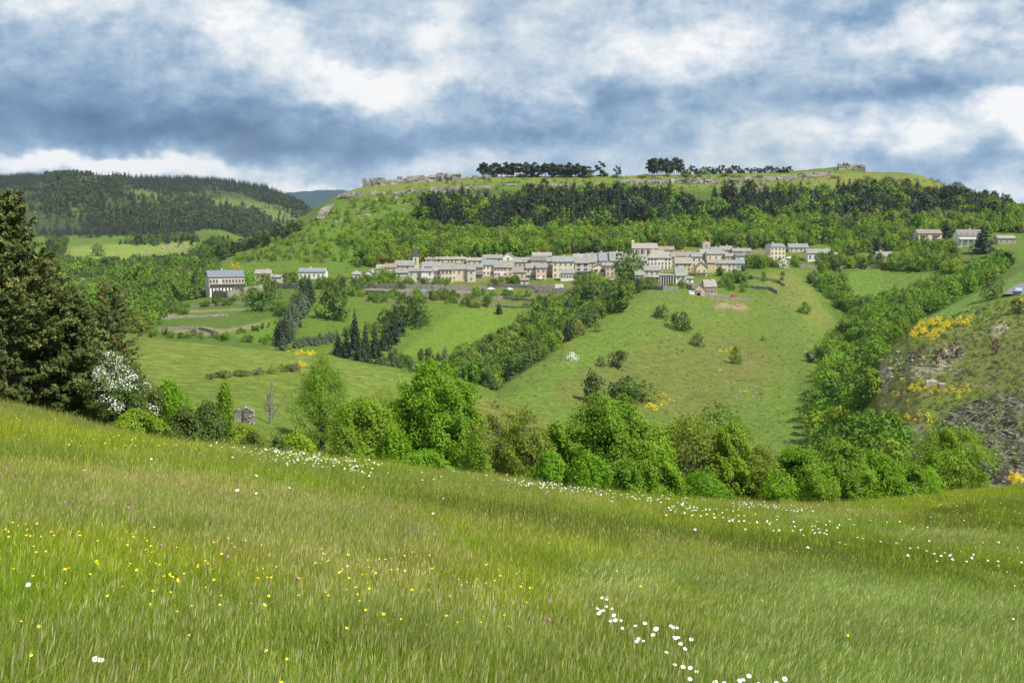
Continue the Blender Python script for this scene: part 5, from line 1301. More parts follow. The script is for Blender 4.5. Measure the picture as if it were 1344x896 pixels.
# road at the right edge and the lane
def road_px(pts, wd, name, ymin, ymax):
    P3 = [hit(a_, b_, ymin, ymax) for a_, b_ in pts]; seg = []
    for (x0, y0, _), (x1, y1, _) in zip(P3[:-1], P3[1:]):
        n = max(2, int(math.hypot(x1 - x0, y1 - y0) / 3))
        seg += [(x0 + (x1 - x0) * i / n, y0 + (y1 - y0) * i / n) for i in range(n)]
    seg.append(P3[-1][:2]); v, f = [], []
    for i, (x, y) in enumerate(seg):
        a_, b_ = seg[max(i - 1, 0)], seg[min(i + 1, len(seg) - 1)]; dx, dy = b_[0] - a_[0], b_[1] - a_[1]; L_ = math.hypot(dx, dy) or 1
        nx, ny = -dy / L_ * wd / 2, dx / L_ * wd / 2
        z = max(gz(x + nx, y + ny), gz(x - nx, y - ny), gz(x, y)) + 0.12
        v += [(x + nx, y + ny, z), (x - nx, y - ny, z), (x + nx * 1.2, y + ny * 1.2, z - 0.5), (x - nx * 1.2, y - ny * 1.2, z - 0.5)]
    for i in range(len(seg) - 1):
        a_ = 4 * i; f += [(a_, a_ + 1, a_ + 5, a_ + 4), (a_ + 2, a_, a_ + 4, a_ + 6), (a_ + 1, a_ + 3, a_ + 7, a_ + 5)]
    tag(link(name, mesh_np(name, v, f, [M['asphalt']])), kind='structure')
road_px([(1328, 389), (1338, 382), (1350, 374), (1420, 356)], 5, 'road', 280, 460)

# ------------------------------------------------------------------ limestone ledges of the mesa
def rock_block(rng, w_, h_, d_):
    """an uneven block with broken edges: 14 points"""
    b_ = np.array([(x, y, z) for z in (-.5, .5) for y in (-.5, .5) for x in (-.5, .5)], float)
    b_ += rng.uniform(-0.13, 0.13, b_.shape)
    return b_ * np.array([w_, d_, h_]), [(0, 2, 3, 1), (4, 5, 7, 6), (0, 1, 5, 4), (2, 6, 7, 3), (0, 4, 6, 2), (1, 3, 7, 5)]
def ledge(pts, h, name, y0=870, y1=1030, dens=1.0, wblk=(2.5, 7), gap=0.12):
    rng = np.random.default_rng(int(pts[0][0])); m = MB()
    P3 = [hit(a_, b_, y0, y1) for a_, b_ in pts]
    for (x0, ya, _), (x1, yb, _) in zip(P3[:-1], P3[1:]):
        L_ = math.hypot(x1 - x0, yb - ya); s = 0
        while s < L_:
            w_ = rng.uniform(*wblk); q = (s + w_ / 2) / L_; s += w_ * 0.92
            if rng.random() < gap: continue
            x, y = x0 + (x1 - x0) * q, ya + (yb - ya) * q; z = gz(x, y)
            hh = h * rng.uniform(0.65, 1.15); nz_ = max(1, int(hh / 1.7))
            for k in range(nz_):
                v, f = rock_block(rng, w_ * rng.uniform(0.85, 1.12), hh / nz_ * 0.96, rng.uniform(3, 5))
                a_ = rng.uniform(-0.15, 0.15); c_, s_ = math.cos(a_), math.sin(a_)
                v = np.stack([v[:, 0] * c_ - v[:, 1] * s_ + x, v[:, 0] * s_ + v[:, 1] * c_ + y + rng.uniform(-0.5, 0.5) + k * 0.25, v[:, 2] + z - 0.4 + hh / nz_ * (k + 0.5)], 1)
                m.add(v, f)
    tag(m.build(name, M['stone']), kind='structure')
ledge([(476, 246), (500, 243), (540, 240), (575, 238), (600, 236)], 6.0, 'limestone_cliff', gap=0.05)
ledge([(600, 236), (640, 234)], 2.5, 'limestone_cliff', gap=0.2)
ledge([(440, 262), (455, 259), (480, 256), (520, 254), (560, 252), (600, 249), (640, 247)], 3.2, 'limestone_ledge', gap=0.18)
ledge([(420, 288), (428, 280), (432, 274)], 3.5, 'limestone_outcrop', gap=0.2)
ledge([(640, 244), (700, 243), (760, 242), (830, 241)], 1.6, 'limestone_ledge', gap=0.45)
ledge([(800, 239), (850, 240), (900, 241), (960, 239), (1020, 236), (1062, 232), (1090, 229)], 3.2, 'limestone_ledge', gap=0.12)
ledge([(955, 262), (985, 258), (1022, 256)], 6.0, 'limestone_cliff', gap=0.12)
ledge([(1060, 262), (1085, 258), (1130, 256)], 3.0, 'limestone_ledge', gap=0.35)
ledge([(1100, 223), (1110, 222), (1131, 224)], 5.0, 'summit_rocks', y0=950, y1=1060, gap=0.0)
ledge([(1104, 217), (1112, 216), (1118, 219)], 3.0, 'summit_rocks', y0=980, y1=1060, gap=0.0)
ledge([(1205, 262), (1212, 258), (1222, 260)], 3.0, 'limestone_outcrop', gap=0.2)
# rocks on the hills
def rocks(polys, y0, y1, n, hr, mt, name, label, flat=0.5, seed=1):
    rng = np.random.default_rng(seed); P_ = area_pts(polys, y0, y1, n, 0, 0.0); m = MB()
    for p in P_:
        s = rng.uniform(*hr); v, f = rock_block(rng, s * rng.uniform(0.8, 1.6), s * flat, s * rng.uniform(0.6, 1.1))
        R_ = Euler((rng.uniform(-0.3, 0.3), rng.uniform(0.0, 0.5), rng.uniform(-0.6, 0.6))).to_matrix()
        v = np.array([R_ @ Vector(q) for q in v]) + p + np.array([0, 0, s * flat * 0.2]); m.add(v, f)
    if m.v: tag(m.build(name, M[mt]), label, None, None, 'stuff')
rocks([SLATE], 150, 420, 2400, (0.15, 0.8), 'slate', 'slate_scree', 'grey slate slabs and scree on the right hand slope', 0.22)
rocks([SLATE2], 150, 420, 320, (0.15, 0.7), 'slate', 'scattered_slate', 'scattered slate stones on the heathy slope', 0.3, 2)
rocks([[(1148, 515), (1143, 480), (1165, 465), (1240, 450), (1270, 455), (1262, 492), (1180, 500)]], 200, 420, 260, (0.25, 1.0), 'stone', 'pale_rock_band', 'pale broken rock along the lip of the right gully', 0.4, 3)
rocks([[(916, 462), (945, 462), (965, 485), (1000, 505), (1040, 560), (1000, 560), (930, 490)], [(785, 475), (805, 475), (812, 510), (795, 515)], [(735, 472), (752, 470), (750, 485), (735, 482)], [(1056, 460), (1068, 460), (1070, 472), (1058, 474)], [(1122, 395), (1128, 395), (1128, 399), (1122, 399)]], 230, 600, 80, (0.2, 0.8), 'stone', 'hill_stones', 'pale stones showing through the turf of the round hill', 0.5, 4)
rocks([[(420, 300), (470, 262), (640, 240), (640, 258), (560, 275), (440, 310)], [(830, 235), (1100, 228), (1100, 262), (830, 256)]], 860, 1040, 260, (0.6, 2.4), 'stone', 'mesa_boulders', 'pale boulders scattered below the limestone ledges', 0.5, 5)
rocks([[(225, 320), (245, 318), (262, 328), (255, 334), (190, 336), (190, 330)]], 1000, 1720, 60, (1, 3), 'stone', 'meadow_boulders', 'pale boulders at the top of the far meadow', 0.6, 6)
# two large pale boulders in the broom
for px, py, s, lb in ((1222, 506, 1.6, 'larger left one of the two pale boulders in the broom'), (1236, 508, 1.1, 'smaller right one of the two pale boulders in the broom'), (1064, 470, 1.8, 'bare pale rock on the right flank of the round hill')):
    x, y, z = hit(px, py, 150, 600); rng = np.random.default_rng(int(px)); v, f = rock_block(rng, s * 1.4, s, s)
    m = MB(); m.add(v, f); o = m.build('boulder', M['stone'], None, (x, y, z + s * 0.25)); tag(o, lb, 'boulder')
    bv = o.modifiers.new('round', 'BEVEL'); bv.width = s * 0.18; bv.segments = 2

# ------------------------------------------------------------------ near trees
def crest_pos(px, py, back=3.0, ymin=40, ymax=135):
    x, y, z = hit(px, py, ymin, ymax)
    y2 = y + back; x2 = ray(px, py)[0] * y2
    return x2, y2, gz(x2, y2)

def near_tree(px, base, top, wpx, mt, nleaf, leaf, seed, label, shape='round', lobes=60, lobe=0.24, back=3.0, stems=1, bark='bark', cat='tree', name='broadleaf_tree', low=0.06, ymin=40, ymax=135, fill=0.55, extra=None, branchy=14):
    rng = np.random.default_rng(seed)
    x, y, z = crest_pos(px, base, back, ymin, ymax)
    H = ray(px, top)[1] * y - z; Wd = wpx / FPX * y
    root = empty(name, (x, y, z - 0.05)); tag(root, label, cat)
    v, f, l, L = cloud_crown(rng, int(nleaf * 1.5), leaf * 0.85, H, Wd * 1.12, low, shape, lobe * 2.6, {True: 0.53, False: 0.465}[fill < 0.46], 0.38)
    cr = link('crown', mesh_np('crown', v, f, [M['near_' + mt]], attrs={'leaf': ('FLOAT', l)}), root)
    m = MB()
    st = []
    for s in range(stems):
        a = rng.uniform(0, 6.28); r0 = 0.0 if stems == 1 else 0.25 * rng.uniform(0.4, 1.2)
        bx, by = r0 * math.cos(a), r0 * math.sin(a); sp = Wd * (0.06 if stems == 1 else rng.uniform(0.08, 0.34))
        hh = H * rng.uniform(0.78, 0.92); pts = []
        for k in range(7):
            q = k / 6; pts.append((bx + math.cos(a) * sp * q ** 1.3 + rng.normal(0, 0.03 * H * 0.3), by + math.sin(a) * sp * q ** 1.3 + rng.normal(0, 0.01 * H), -0.3 + (hh + 0.3) * q))
        r_ = 0.028 * H / (1 if stems == 1 else stems ** 0.55)
        m.tube(pts, [r_ * (1 - 0.85 * k / 6) for k in range(7)], 7); st.append(pts)
    m.build('trunk', M[bark], root)
    for b_ in range(branchy):
        lb = L[rng.integers(0, len(L))] * H * 0.97; sp_ = st[rng.integers(0, len(st))]; k = rng.integers(1, 5); p0 = Vector(sp_[k]); p1 = Vector(lb[:3])
        if p1.z < p0.z + 0.1: p1.z = p0.z + 0.3
        mid = p0.lerp(p1, 0.5) + Vector((0, 0, -0.08 * (p1 - p0).length)) + Vector(rng.normal(0, 0.05 * H * 0.3, 3))
        m = MB(); r_ = 0.009 * H; m.tube([p0, mid, p1], [r_, r_ * 0.7, r_ * 0.25], 5); m.build('limb', M[bark], root)
    if extra: extra(root, H, Wd, L, rng)
    return root

def catkin_tips(root, H, Wd, L, rng, mt='needle_tip', n=2000, size=0.06, up=0.4, nm='blossom', sel=None):
    k = rng.integers(0, len(L), n) if sel is None else rng.choice(sel(L), n)
    d = rng.normal(0, 1, (n, 3)); d[:, 2] = np.abs(d[:, 2]) + up; d /= np.linalg.norm(d, axis=1)[:, None]
    c = (L[k, :3] + d * (L[k, 3] * rng.uniform(0.95, 1.12, n))[:, None]) * H
    v, f = leaf_quads(c, d, rng.uniform(0.6, 1.3, n) * size, rng)
    link(nm, mesh_np(nm, v, f, [M[mt]], attrs={'leaf': ('FLOAT', np.repeat(rng.uniform(0.3, 0.9, n), 4))}), root)

near_tree(422, 600, 466, 66, 'green', 13500, 0.16, 1, 'slender ash tree with an open crown showing its trunk, left of the big round tree', 'tall', 46, 0.30, 2.5, 1, low=0.06, fill=0.4, branchy=26)
near_tree(478, 612, 522, 78, 'yellowgreen', 14000, 0.13, 2, 'yellowish bushy tree between the slender ash and the big round tree', 'round', 50, 0.22, 2, 4, low=0.02)
near_tree(505, 600, 506, 52, 'olive', 6000, 0.12, 22, 'thin pale green tree behind the yellowish bushy one', 'tall', 34, 0.2, 9, 3, low=0.02, fill=0.4)
near_tree(571, 622, 476, 124, 'bright', 36000, 0.17, 3, 'big round bright green ash, the fullest tree of the hedge', 'round', 85, 0.24, 3, 1, low=0.03, fill=0.75, branchy=22)
near_tree(650, 634, 528, 62, 'olive', 9000, 0.11, 4, 'sparse brownish green tree with many thin stems, right of the big round ash', 'round', 44, 0.2, 3, 7, 'bark_pale', low=0.02, fill=0.35, branchy=30)
near_tree(692, 641, 536, 66, 'olive', 9500, 0.11, 5, 'second sparse brownish tree, on the dip before the tall hedge crown', 'round', 44, 0.2, 4, 7, 'bark_pale', low=0.02, fill=0.35, branchy=30)
near_tree(742, 646, 548, 60, 'green', 13000, 0.14, 6, 'mid green tree on the left shoulder of the tall hedge crown', 'round', 44, 0.24, 3, 3, low=0.02)
near_tree(798, 653, 517, 112, 'green', 32000, 0.16, 7, 'tallest green tree in the middle of the hedge with a broad domed crown', 'round', 80, 0.22, 4, 2, low=0.02, fill=0.65, branchy=26)
near_tree(848, 657, 556, 62, 'yellowgreen', 13000, 0.14, 8, 'lighter tree under the right side of the domed crown', 'round', 40, 0.24, 3, 2, low=0.02)
near_tree(905, 660, 544, 96, 'olive', 17000, 0.13, 9, 'pale stemmed tree with bare yellowish branches, right of the domed crown', 'round', 60, 0.2, 5, 9, 'bark_pale', low=0.03, fill=0.45, branchy=44)
near_tree(958, 664, 556, 60, 'yellowgreen', 13000, 0.13, 10, 'yellow green tree with drooping pale branches right of the pale stemmed one', 'round', 44, 0.22, 4, 6, 'bark_pale', low=0.02, fill=0.45, branchy=26)
near_tree(994, 666, 584, 62, 'olive', 11000, 0.13, 11, 'low dull green tree right of the drooping pale branches', 'round', 40, 0.24, 4, 4, low=0.02)
near_tree(1046, 667, 588, 68, 'bright', 18000, 0.15, 12, 'rounded bright green bush tree, first of the low right part of the hedge', 'round', 50, 0.26, 4, 3, low=0.01)
near_tree(1100, 666, 580, 72, 'green', 18000, 0.15, 13, 'dense green bush tree in the middle of the low right part of the hedge', 'round', 50, 0.26, 4, 3, low=0.01)
near_tree(1150, 663, 592, 62, 'bright', 15000, 0.15, 14, 'bright green bush tree next to last in the low right part of the hedge', 'round', 44, 0.26, 4, 3, low=0.01)
near_tree(1190, 659, 604, 54, 'green', 12000, 0.14, 15, 'small green bush between the low hedge and the round lime green tree', 'bush', 40, 0.28, 4, 3, low=0.01)
near_tree(1250, 650, 559, 88, 'yellowgreen', 24000, 0.15, 16, 'round lime green tree standing at the right end of the hedge before the slate', 'round', 64, 0.24, 6, 2, low=0.02, fill=0.7)
# shrubs at the meadow edge
SH = [(100, 556, 520, 70, 'yellowgreen', 'light green shrub at the foot of the near pines'), (205, 580, 486, 34, 'dull', 'grey twiggy shrub right of the white hawthorn'), (222, 582, 500, 46, 'bright', 'bright leafy shrub behind the grey twiggy one'),
      (180, 577, 536, 60, 'yellowgreen', 'pale green low shrub below the white hawthorn'), (243, 588, 536, 56, 'dull', 'brownish tangled shrub between the hawthorn and the stone pillar'), (275, 592, 528, 54, 'dull', 'tangled shrub left of the stone pillar'),
      (296, 592, 502, 26, 'green', 'thin upright sapling left of the stone pillar'), (318, 598, 558, 60, 'yellowgreen', 'low bramble in front of the stone pillar'), (352, 603, 562, 60, 'dull', 'bramble below the bare grey tree'),
      (388, 606, 566, 50, 'yellowgreen', 'yellowish shrub right of the bare grey tree'), (240, 575, 508, 40, 'bright', 'small bright bush behind the tangled shrubs'), (450, 612, 560, 46, 'green', 'bush at the right foot of the slender ash'),
      (515, 618, 560, 44, 'bright', 'low bush at the left foot of the big round ash'), (625, 632, 572, 40, 'green', 'low bush at the right foot of the big round ash'), (722, 646, 590, 50, 'bright', 'low bush before the second sparse tree'),
      (770, 652, 592, 60, 'bright', 'low leafy bush at the left foot of the tallest hedge tree'), (872, 660, 596, 54, 'bright', 'low bush left of the pale stemmed tree'), (920, 664, 618, 66, 'bright', 'spreading bright bramble under the pale stemmed tree'),
      (1020, 667, 612, 46, 'bright', 'low bush between the dull green tree and the rounded bright one'), (1074, 668, 606, 50, 'yellowgreen', 'low bush between the rounded and the dense bush trees'), (1128, 666, 612, 44, 'green', 'low bush right of the dense bush tree'),
      (1215, 656, 612, 46, 'bright', 'low bush at the left foot of the lime green tree'), (560, 626, 590, 70, 'bright', 'low foliage at the foot of the big round ash'), (820, 657, 600, 56, 'green', 'low foliage at the foot of the tallest hedge tree'),
      (60, 548, 520, 60, 'dull', 'dark low shrub under the large near pine'), (150, 566, 530, 50, 'green', 'green shrub in the shade left of the hawthorn')]
for i, (px, b_, t_, w_, mt, lb) in enumerate(SH):
    near_tree(px, b_, t_, w_, mt, int(w_ * 95), 0.12, 40 + i, lb, 'bush', 24, 0.34, 1.5, 3, cat='shrub', name='shrub', low=0.0, branchy=5, fill=0.55)
# hawthorn in blossom
near_tree(158, 572, 464, 70, 'dull', 12000, 0.11, 70, 'hawthorn covered in white blossom beside the near pines', 'round', 44, 0.26, 2, 3, cat='tree', name='hawthorn', low=0.02,
          extra=lambda root, H, Wd, L, rng: catkin_tips(root, H, Wd, L, rng, 'whiteblossom', 6500, 0.075, 0.25, 'blossom', lambda L: np.nonzero((L[:, 1] < 0.15) & (np.sin(L[:, 0] * 23 + L[:, 2] * 17) > -0.7))[0]))

# near pines on the left
def near_pine(px, base, top, wpx, seed, label, n, tipf, mt='needle', back=2.0, dens=1.0, prof=0.75, low=0.03):
    rng = np.random.default_rng(seed)
    x, y, z = crest_pos(px, base, back, 40, 135)
    H = ray(px, top)[1] * y - z; Wd = wpx / FPX * y
    root = empty('pine_tree', (x, y, z - 0.1)); tag(root, label, 'pine')
    m = MB(); m.tube([(0.03 * math.sin(k), 0.03 * math.cos(k), H * k / 8) for k in range(9)], [0.024 * H * (1 - 0.93 * k / 8) for k in range(9)], 8); m.build('trunk', M['bark'], root)
    C, D, T = [], [], []
    nb = int(95 * dens); bm_ = MB()
    for i in range(nb):
        q = low + (0.97 - low) * (i + rng.uniform(0, 0.8)) / nb
        ln = Wd * 0.5 * (1 - q) ** prof * rng.uniform(0.72, 1.12) * (1.0 if q > 0.16 else 0.75 + q * 1.5) + 0.12
        a = i * 2.4 + rng.uniform(-0.5, 0.5); zz = q * H
        pts = []
        for k in range(6):
            s = k / 5; up = (-0.10 * math.sin(s * 2.2) + 0.28 * s ** 2.2) * ln * (0.6 + q)
            pts.append(Vector((math.cos(a) * ln * s, math.sin(a) * ln * s, zz + up)))
        bm_.tube(pts, [0.022 * (1 - q) * 2.2 * (1 - 0.8 * k / 5) + 0.006 for k in range(6)], 5)
        nt = int(n / nb * (0.35 + ln / (Wd * 0.35)))
        for j in range(max(8, nt // 26)):             # twigs: a tuft of needles each
            s = rng.uniform(0.25, 1.03); k = min(int(s * 5), 4); p = pts[k].lerp(pts[k + 1], min(s * 5 - k, 1.2))
            side = rng.normal(0, 0.16 * ln * (1.15 - s * 0.6)); dp = Vector((-math.sin(a) * side, math.cos(a) * side, rng.normal(0.02, 0.05)))
            tc_ = p + dp; tl = rng.uniform(0.10, 0.24)
            nd = 26; dd = np.array([math.cos(a) * 0.6 - math.sin(a) * side * 2, math.sin(a) * 0.6 + math.cos(a) * side * 2, 0.9]); dd /= np.linalg.norm(dd)
            r_ = rng.uniform(0, 1, nd)
            cc = np.array(tc_)[None, :] + dd[None, :] * (r_ * tl)[:, None] + rng.normal(0, 0.05, (nd, 3))
            C.append(cc); D.append(np.tile(dd + np.array([0, -0.1, 0.2]), (nd, 1)) + rng.normal(0, 0.2, (nd, 3))); T.append(np.where(rng.random(nd) < tipf * (r_ > 0.55) * (s > 0.55) * (1.6 if math.sin(q * 31 + a * 3) > 0 else 0.5), 1, 0))
    bm_.build('branches', M['bark'], root)['kind'] = 'stuff'
    C = np.concatenate(C); D = np.concatenate(D); T = np.concatenate(T)
    v, f = leaf_quads(C, D, rng.uniform(0.6, 1.3, len(C)) * 0.105, rng, 1.3, 0.5)
    lv = np.repeat(rng.uniform(0.2, 0.8, len(C)), 4)
    sel = T == 0
    def sub(mask, nm, mm):
        vi = v.reshape(-1, 4, 3)[mask].reshape(-1, 3); fi = np.arange(len(vi)).reshape(-1, 4)
        link(nm, mesh_np(nm, vi, fi, [M[mm]], attrs={'leaf': ('FLOAT', lv.reshape(-1, 4)[mask].ravel())}), root)
    sub(sel, 'crown', mt)
    if (~sel).any(): sub(~sel, 'catkins', 'needle_tip')
    return root
near_pine(12, 540, 246, 222, 81, 'largest near pine, dark with yellow brown catkins, filling the left edge', 84000, 0.28, back=3, prof=0.62, dens=1.5)
near_pine(-95, 525, 300, 190, 82, 'near pine cut off by the left edge of the picture', 26000, 0.25, back=3)
near_pine(96, 556, 384, 104, 83, 'greener middle pine right of the largest one', 34000, 0.10, back=2, prof=0.5)
near_pine(150, 562, 370, 96, 84, 'brownish small pine between the greener pine and the hawthorn', 52000, 0.5, back=4, prof=0.42)
near_pine(60, 546, 330, 120, 85, 'narrow pine leaning on the right side of the largest one', 30000, 0.2, back=5, prof=0.55)

# bare tree and stone pillar
x, y, z = hit(355, 556, 98, 210)
root = empty('bare_tree', (x, y, z)); tag(root, 'bare grey tree with several dead stems beside the stone pillar', 'dead tree')
k = y / FPX; rng = np.random.default_rng(5); tops = []
for i, (dx, hh) in enumerate(((-4, 44), (3, 58), (7, 50), (-10, 30), (16, 34), (-1, 36))):
    pts = [Vector((dx * k * s ** 1.4 + rng.normal(0, 0.04), rng.normal(0, 0.1) * s, (hh * s - 2) * k)) for s in (0, 0.2, 0.4, 0.6, 0.8, 1.0)]
    m = MB(); m.tube(pts, [0.15 * (1 - 0.86 * s) * (1 if i < 3 else 0.6) for s in (0, 0.2, 0.4, 0.6, 0.8, 1.0)], 6); m.build('stem', M['bark_grey'], root)
    for j in range(7):
        p = pts[rng.integers(2, 6)]; q = p + Vector((rng.normal(0, 8) * k, rng.normal(0, 3) * k, rng.uniform(4, 14) * k)); m = MB(); m.tube([p, p.lerp(q, 0.5) + Vector((0, 0, -0.1)), q], [0.045, 0.03, 0.01], 4); m.build('twig', M['bark_grey'], root)
x, y, z = hit(326, 556, 98, 190); k = y / FPX * 0.8
root = empty('stone_pillar', (x, y, z)); tag(root, 'ruined dry stone pillar in the bushes left of the bare tree', 'ruin')
rng = np.random.default_rng(9)
for lay in range(11):
    zz = (-3 + lay * 2.9) * k
    for c_ in range(4 if lay < 9 else 2):
        w_ = 4.1 * k; v, f = rock_block(rng, w_ * 1.02, 2.7 * k, 8 * k)
        xo = (-6 + c_ * 4 + (lay % 2) * 1.2 + (3 if lay >= 9 else 0)) * k
        m = MB(); m.add(v * [1, 1, 1] + [xo, 4 * k + rng.uniform(-0.05, 0.05), zz + 1.4 * k], f); m.build('stone', M['stone'], root)
for j in range(7):
    m = MB(); v, f = rock_block(rng, 3.4 * k, 1.8 * k, 4 * k); m.add(v + [(-26 + j * 3.1) * k, 5 * k, (24 + rng.uniform(-1, 1)) * k], f); m.add((v * [0.9, 1, 1]) + [(-26 + j * 3.1) * k, 5 * k, 21.6 * k], f)
    m.box((-27.2 + j * 3.1) * k, (-24.6 + j * 3.1) * k, 3.6 * k, 6.5 * k, -3 * k, 20.6 * k); m.build('stone', M['stone'], root)

# ------------------------------------------------------------------ meadow grass
mgr, t, bs = mat('meadow_grass')
at = t.new('ShaderNodeAttribute', attribute_name='gcol'); geo = t.new('ShaderNodeNewGeometry'); oi = t.new('ShaderNodeObjectInfo'); pos = geo.outputs['Position']
nz = t.noise(t.vmath('MULTIPLY', pos, (0.6, 1.0, 1.0)), 0.16, 4, 0.6); nz2 = t.noise(pos, 0.9, 4, 0.6)
c = t.mix(t.rng(nz, 0.40, 0.62, 0, 0.8, True), t.mix(1.0, at.outputs['Color'], (0.82, 0.95, 0.75), 'MULTIPLY'), t.mix(1.0, at.outputs['Color'], (1.18, 1.08, 1.1), 'MULTIPLY'))
c = t.mix(1.0, c, t.rng(nz2, 0.3, 0.7, 0.78, 1.22), 'MULTIPLY')
c = t.mix(1.0, c, t.rng(oi.outputs['Random'], 0, 1, 0.88, 1.12), 'MULTIPLY')
t.put(bs.inputs['Base Color'], c); bs.inputs['Roughness'].default_value = 0.7; bs.inputs['Specular IOR Level'].default_value = 0.15
tr = t.new('ShaderNodeBsdfTranslucent'); t.put(tr.inputs[0], t.mix(1.0, c, (1.25, 1.2, 0.6), 'MULTIPLY'))
mx = t.new('ShaderNodeMixShader'); mx.inputs[0].default_value = 0.3
t.l.new(bs.outputs[0], mx.inputs[1]); t.l.new(tr.outputs[0], mx.inputs[2]); t.l.new(mx.outputs[0], t.n['Material Output'].inputs[0])

def grass_patch(seed, n, size, h, wid, lean, cols, heads=0.15, hcol=(0.20, 0.16, 0.11), windy=0.0):
    rng = np.random.default_rng(seed)
    x = rng.uniform(-size / 2, size / 2, n); y = rng.uniform(-size / 2, size / 2, n)
    tuft = vnoise(x * 5 + seed, y * 5, seed)
    H = h * rng.uniform(0.35, 1.1, n) * (0.55 + 0.8 * tuft) * (1 + 0.5 * (rng.random(n) < 0.04))
    a = rng.uniform(0, math.pi, n); brd = rng.random(n) < 0.05; wd_ = wid * rng.uniform(0.6, 1.3, n) * np.where(brd, 3.0, 1.0); H = np.where(brd, H * 0.6, H)
    wx, wy = np.cos(a) * wd_ * 0.5, np.sin(a) * wd_ * 0.5
    lx = rng.normal(0, lean, n) * H + windy * H; ly = rng.normal(0, lean, n) * H - windy * 0.3 * H
    z0 = np.full(n, -0.06)
    P0 = np.stack([x, y, z0], 1); P1 = np.stack([x + lx * 0.3, y + ly * 0.3, H * 0.55], 1); P2 = np.stack([x + lx, y + ly, H * (1 - 0.25 * np.clip(np.hypot(lx, ly) / H, 0, 1))], 1)
    wv = np.stack([wx, wy, np.zeros(n)], 1)
    v = np.stack([P0 - wv, P0 + wv, P1 - wv * 0.85, P1 + wv * 0.85, P2 - wv * 0.15, P2 + wv * 0.15], 1).reshape(-1, 3)
    b_ = np.arange(n)[:, None] * 6
    f = np.concatenate([b_ + np.array([[0, 1, 3, 2]]), b_ + np.array([[2, 3, 5, 4]])])
    cols = np.array(cols); ci = rng.choice(len(cols), n, p=np.array([0.45, 0.3, 0.25][:len(cols)]) / sum([0.45, 0.3, 0.25][:len(cols)]))
    base = cols[ci] * rng.uniform(0.75, 1.25, (n, 1))
    vc = np.repeat(base, 6, 0)
    nh = int(n * heads)
    if nh:
        k = rng.choice(n, nh, replace=False); tp = P2[k]; hl = rng.uniform(0.035, 0.07, nh) * (1 + wid * 15); hw = hl * 0.035 + wid * 0.35
        d = np.stack([lx[k] * 0.5, ly[k] * 0.5, H[k]], 1); d /= np.linalg.norm(d, axis=1)[:, None]
        s = np.stack([np.cos(a[k]), np.sin(a[k]), np.zeros(nh)], 1)
        hv = np.stack([tp - d * (hl * 0.3)[:, None], tp + s * hw[:, None] + d * (hl * 0.2)[:, None], tp + d * hl[:, None], tp - s * hw[:, None] + d * (hl * 0.2)[:, None]], 1).reshape(-1, 3)
        hf = np.arange(nh)[:, None] * 4 + np.array([[0, 1, 2, 3]]) + len(v)
        v = np.concatenate([v, hv]); f = np.concatenate([f, hf]); vc = np.concatenate([vc, np.repeat(np.array(hcol) * rng.uniform(0.7, 1.3, (nh, 1)), 4, 0)])
    return mesh_np('grass_patch', v, f, [mgr], attrs={'gcol': ('FLOAT_COLOR', np.concatenate([vc, np.ones((len(vc), 1))], 1))})
G1 = [(0.225, 0.300, 0.018), (0.340, 0.385, 0.040), (0.135, 0.215, 0.014)]
G2 = [(0.240, 0.295, 0.034), (0.330, 0.350, 0.085), (0.150, 0.215, 0.020)]
G3 = [(0.290, 0.350, 0.070), (0.390, 0.430, 0.130), (0.190, 0.255, 0.032)]
G4 = [(0.110, 0.165, 0.016), (0.160, 0.200, 0.026), (0.20, 0.22, 0.05)]
HN, HP, HS = (0.38, 0.37, 0.13), (0.42, 0.37, 0.20), (0.50, 0.49, 0.25)
near_k = {'n': [grass_patch(300 + i, 1900, 1.15, 0.33, 0.0042, 0.24, G1, 0.06, HN) for i in range(3)], 'd': [grass_patch(310 + i, 1900, 1.15, 0.36, 0.0040, 0.22, G2, 0.16, HP) for i in range(3)], 'p': [grass_patch(320 + i, 1900, 1.15, 0.34, 0.0042, 0.27, G3, 0.16, HS, 0.45) for i in range(3)]}
mid_k = {'n': [grass_patch(330 + i, 2600, 3.2, 0.42, 0.009, 0.22, G1, 0.06, HN) for i in range(3)], 'd': [grass_patch(340 + i, 2600, 3.2, 0.44, 0.009, 0.2, G2, 0.12, HP) for i in range(3)],
         'p': [grass_patch(350 + i, 2600, 3.2, 0.42, 0.009, 0.25, G3, 0.2, HS, 0.45) for i in range(3)], 'k': [grass_patch(360 + i, 2600, 3.2, 0.44, 0.009, 0.2, G4, 0.1, HN) for i in range(3)]}
def jgrid(y0, y1, st, umax=0.47):
    g = []
    y = y0
    while y < y1:
        xm = y * umax + 3
        xs_ = np.arange(-xm, xm, st); g.append(np.stack([xs_, np.full(len(xs_), y)], 1)); y += st
    g = np.concatenate(g); return g + NR.uniform(-st * 0.45, st * 0.45, g.shape)
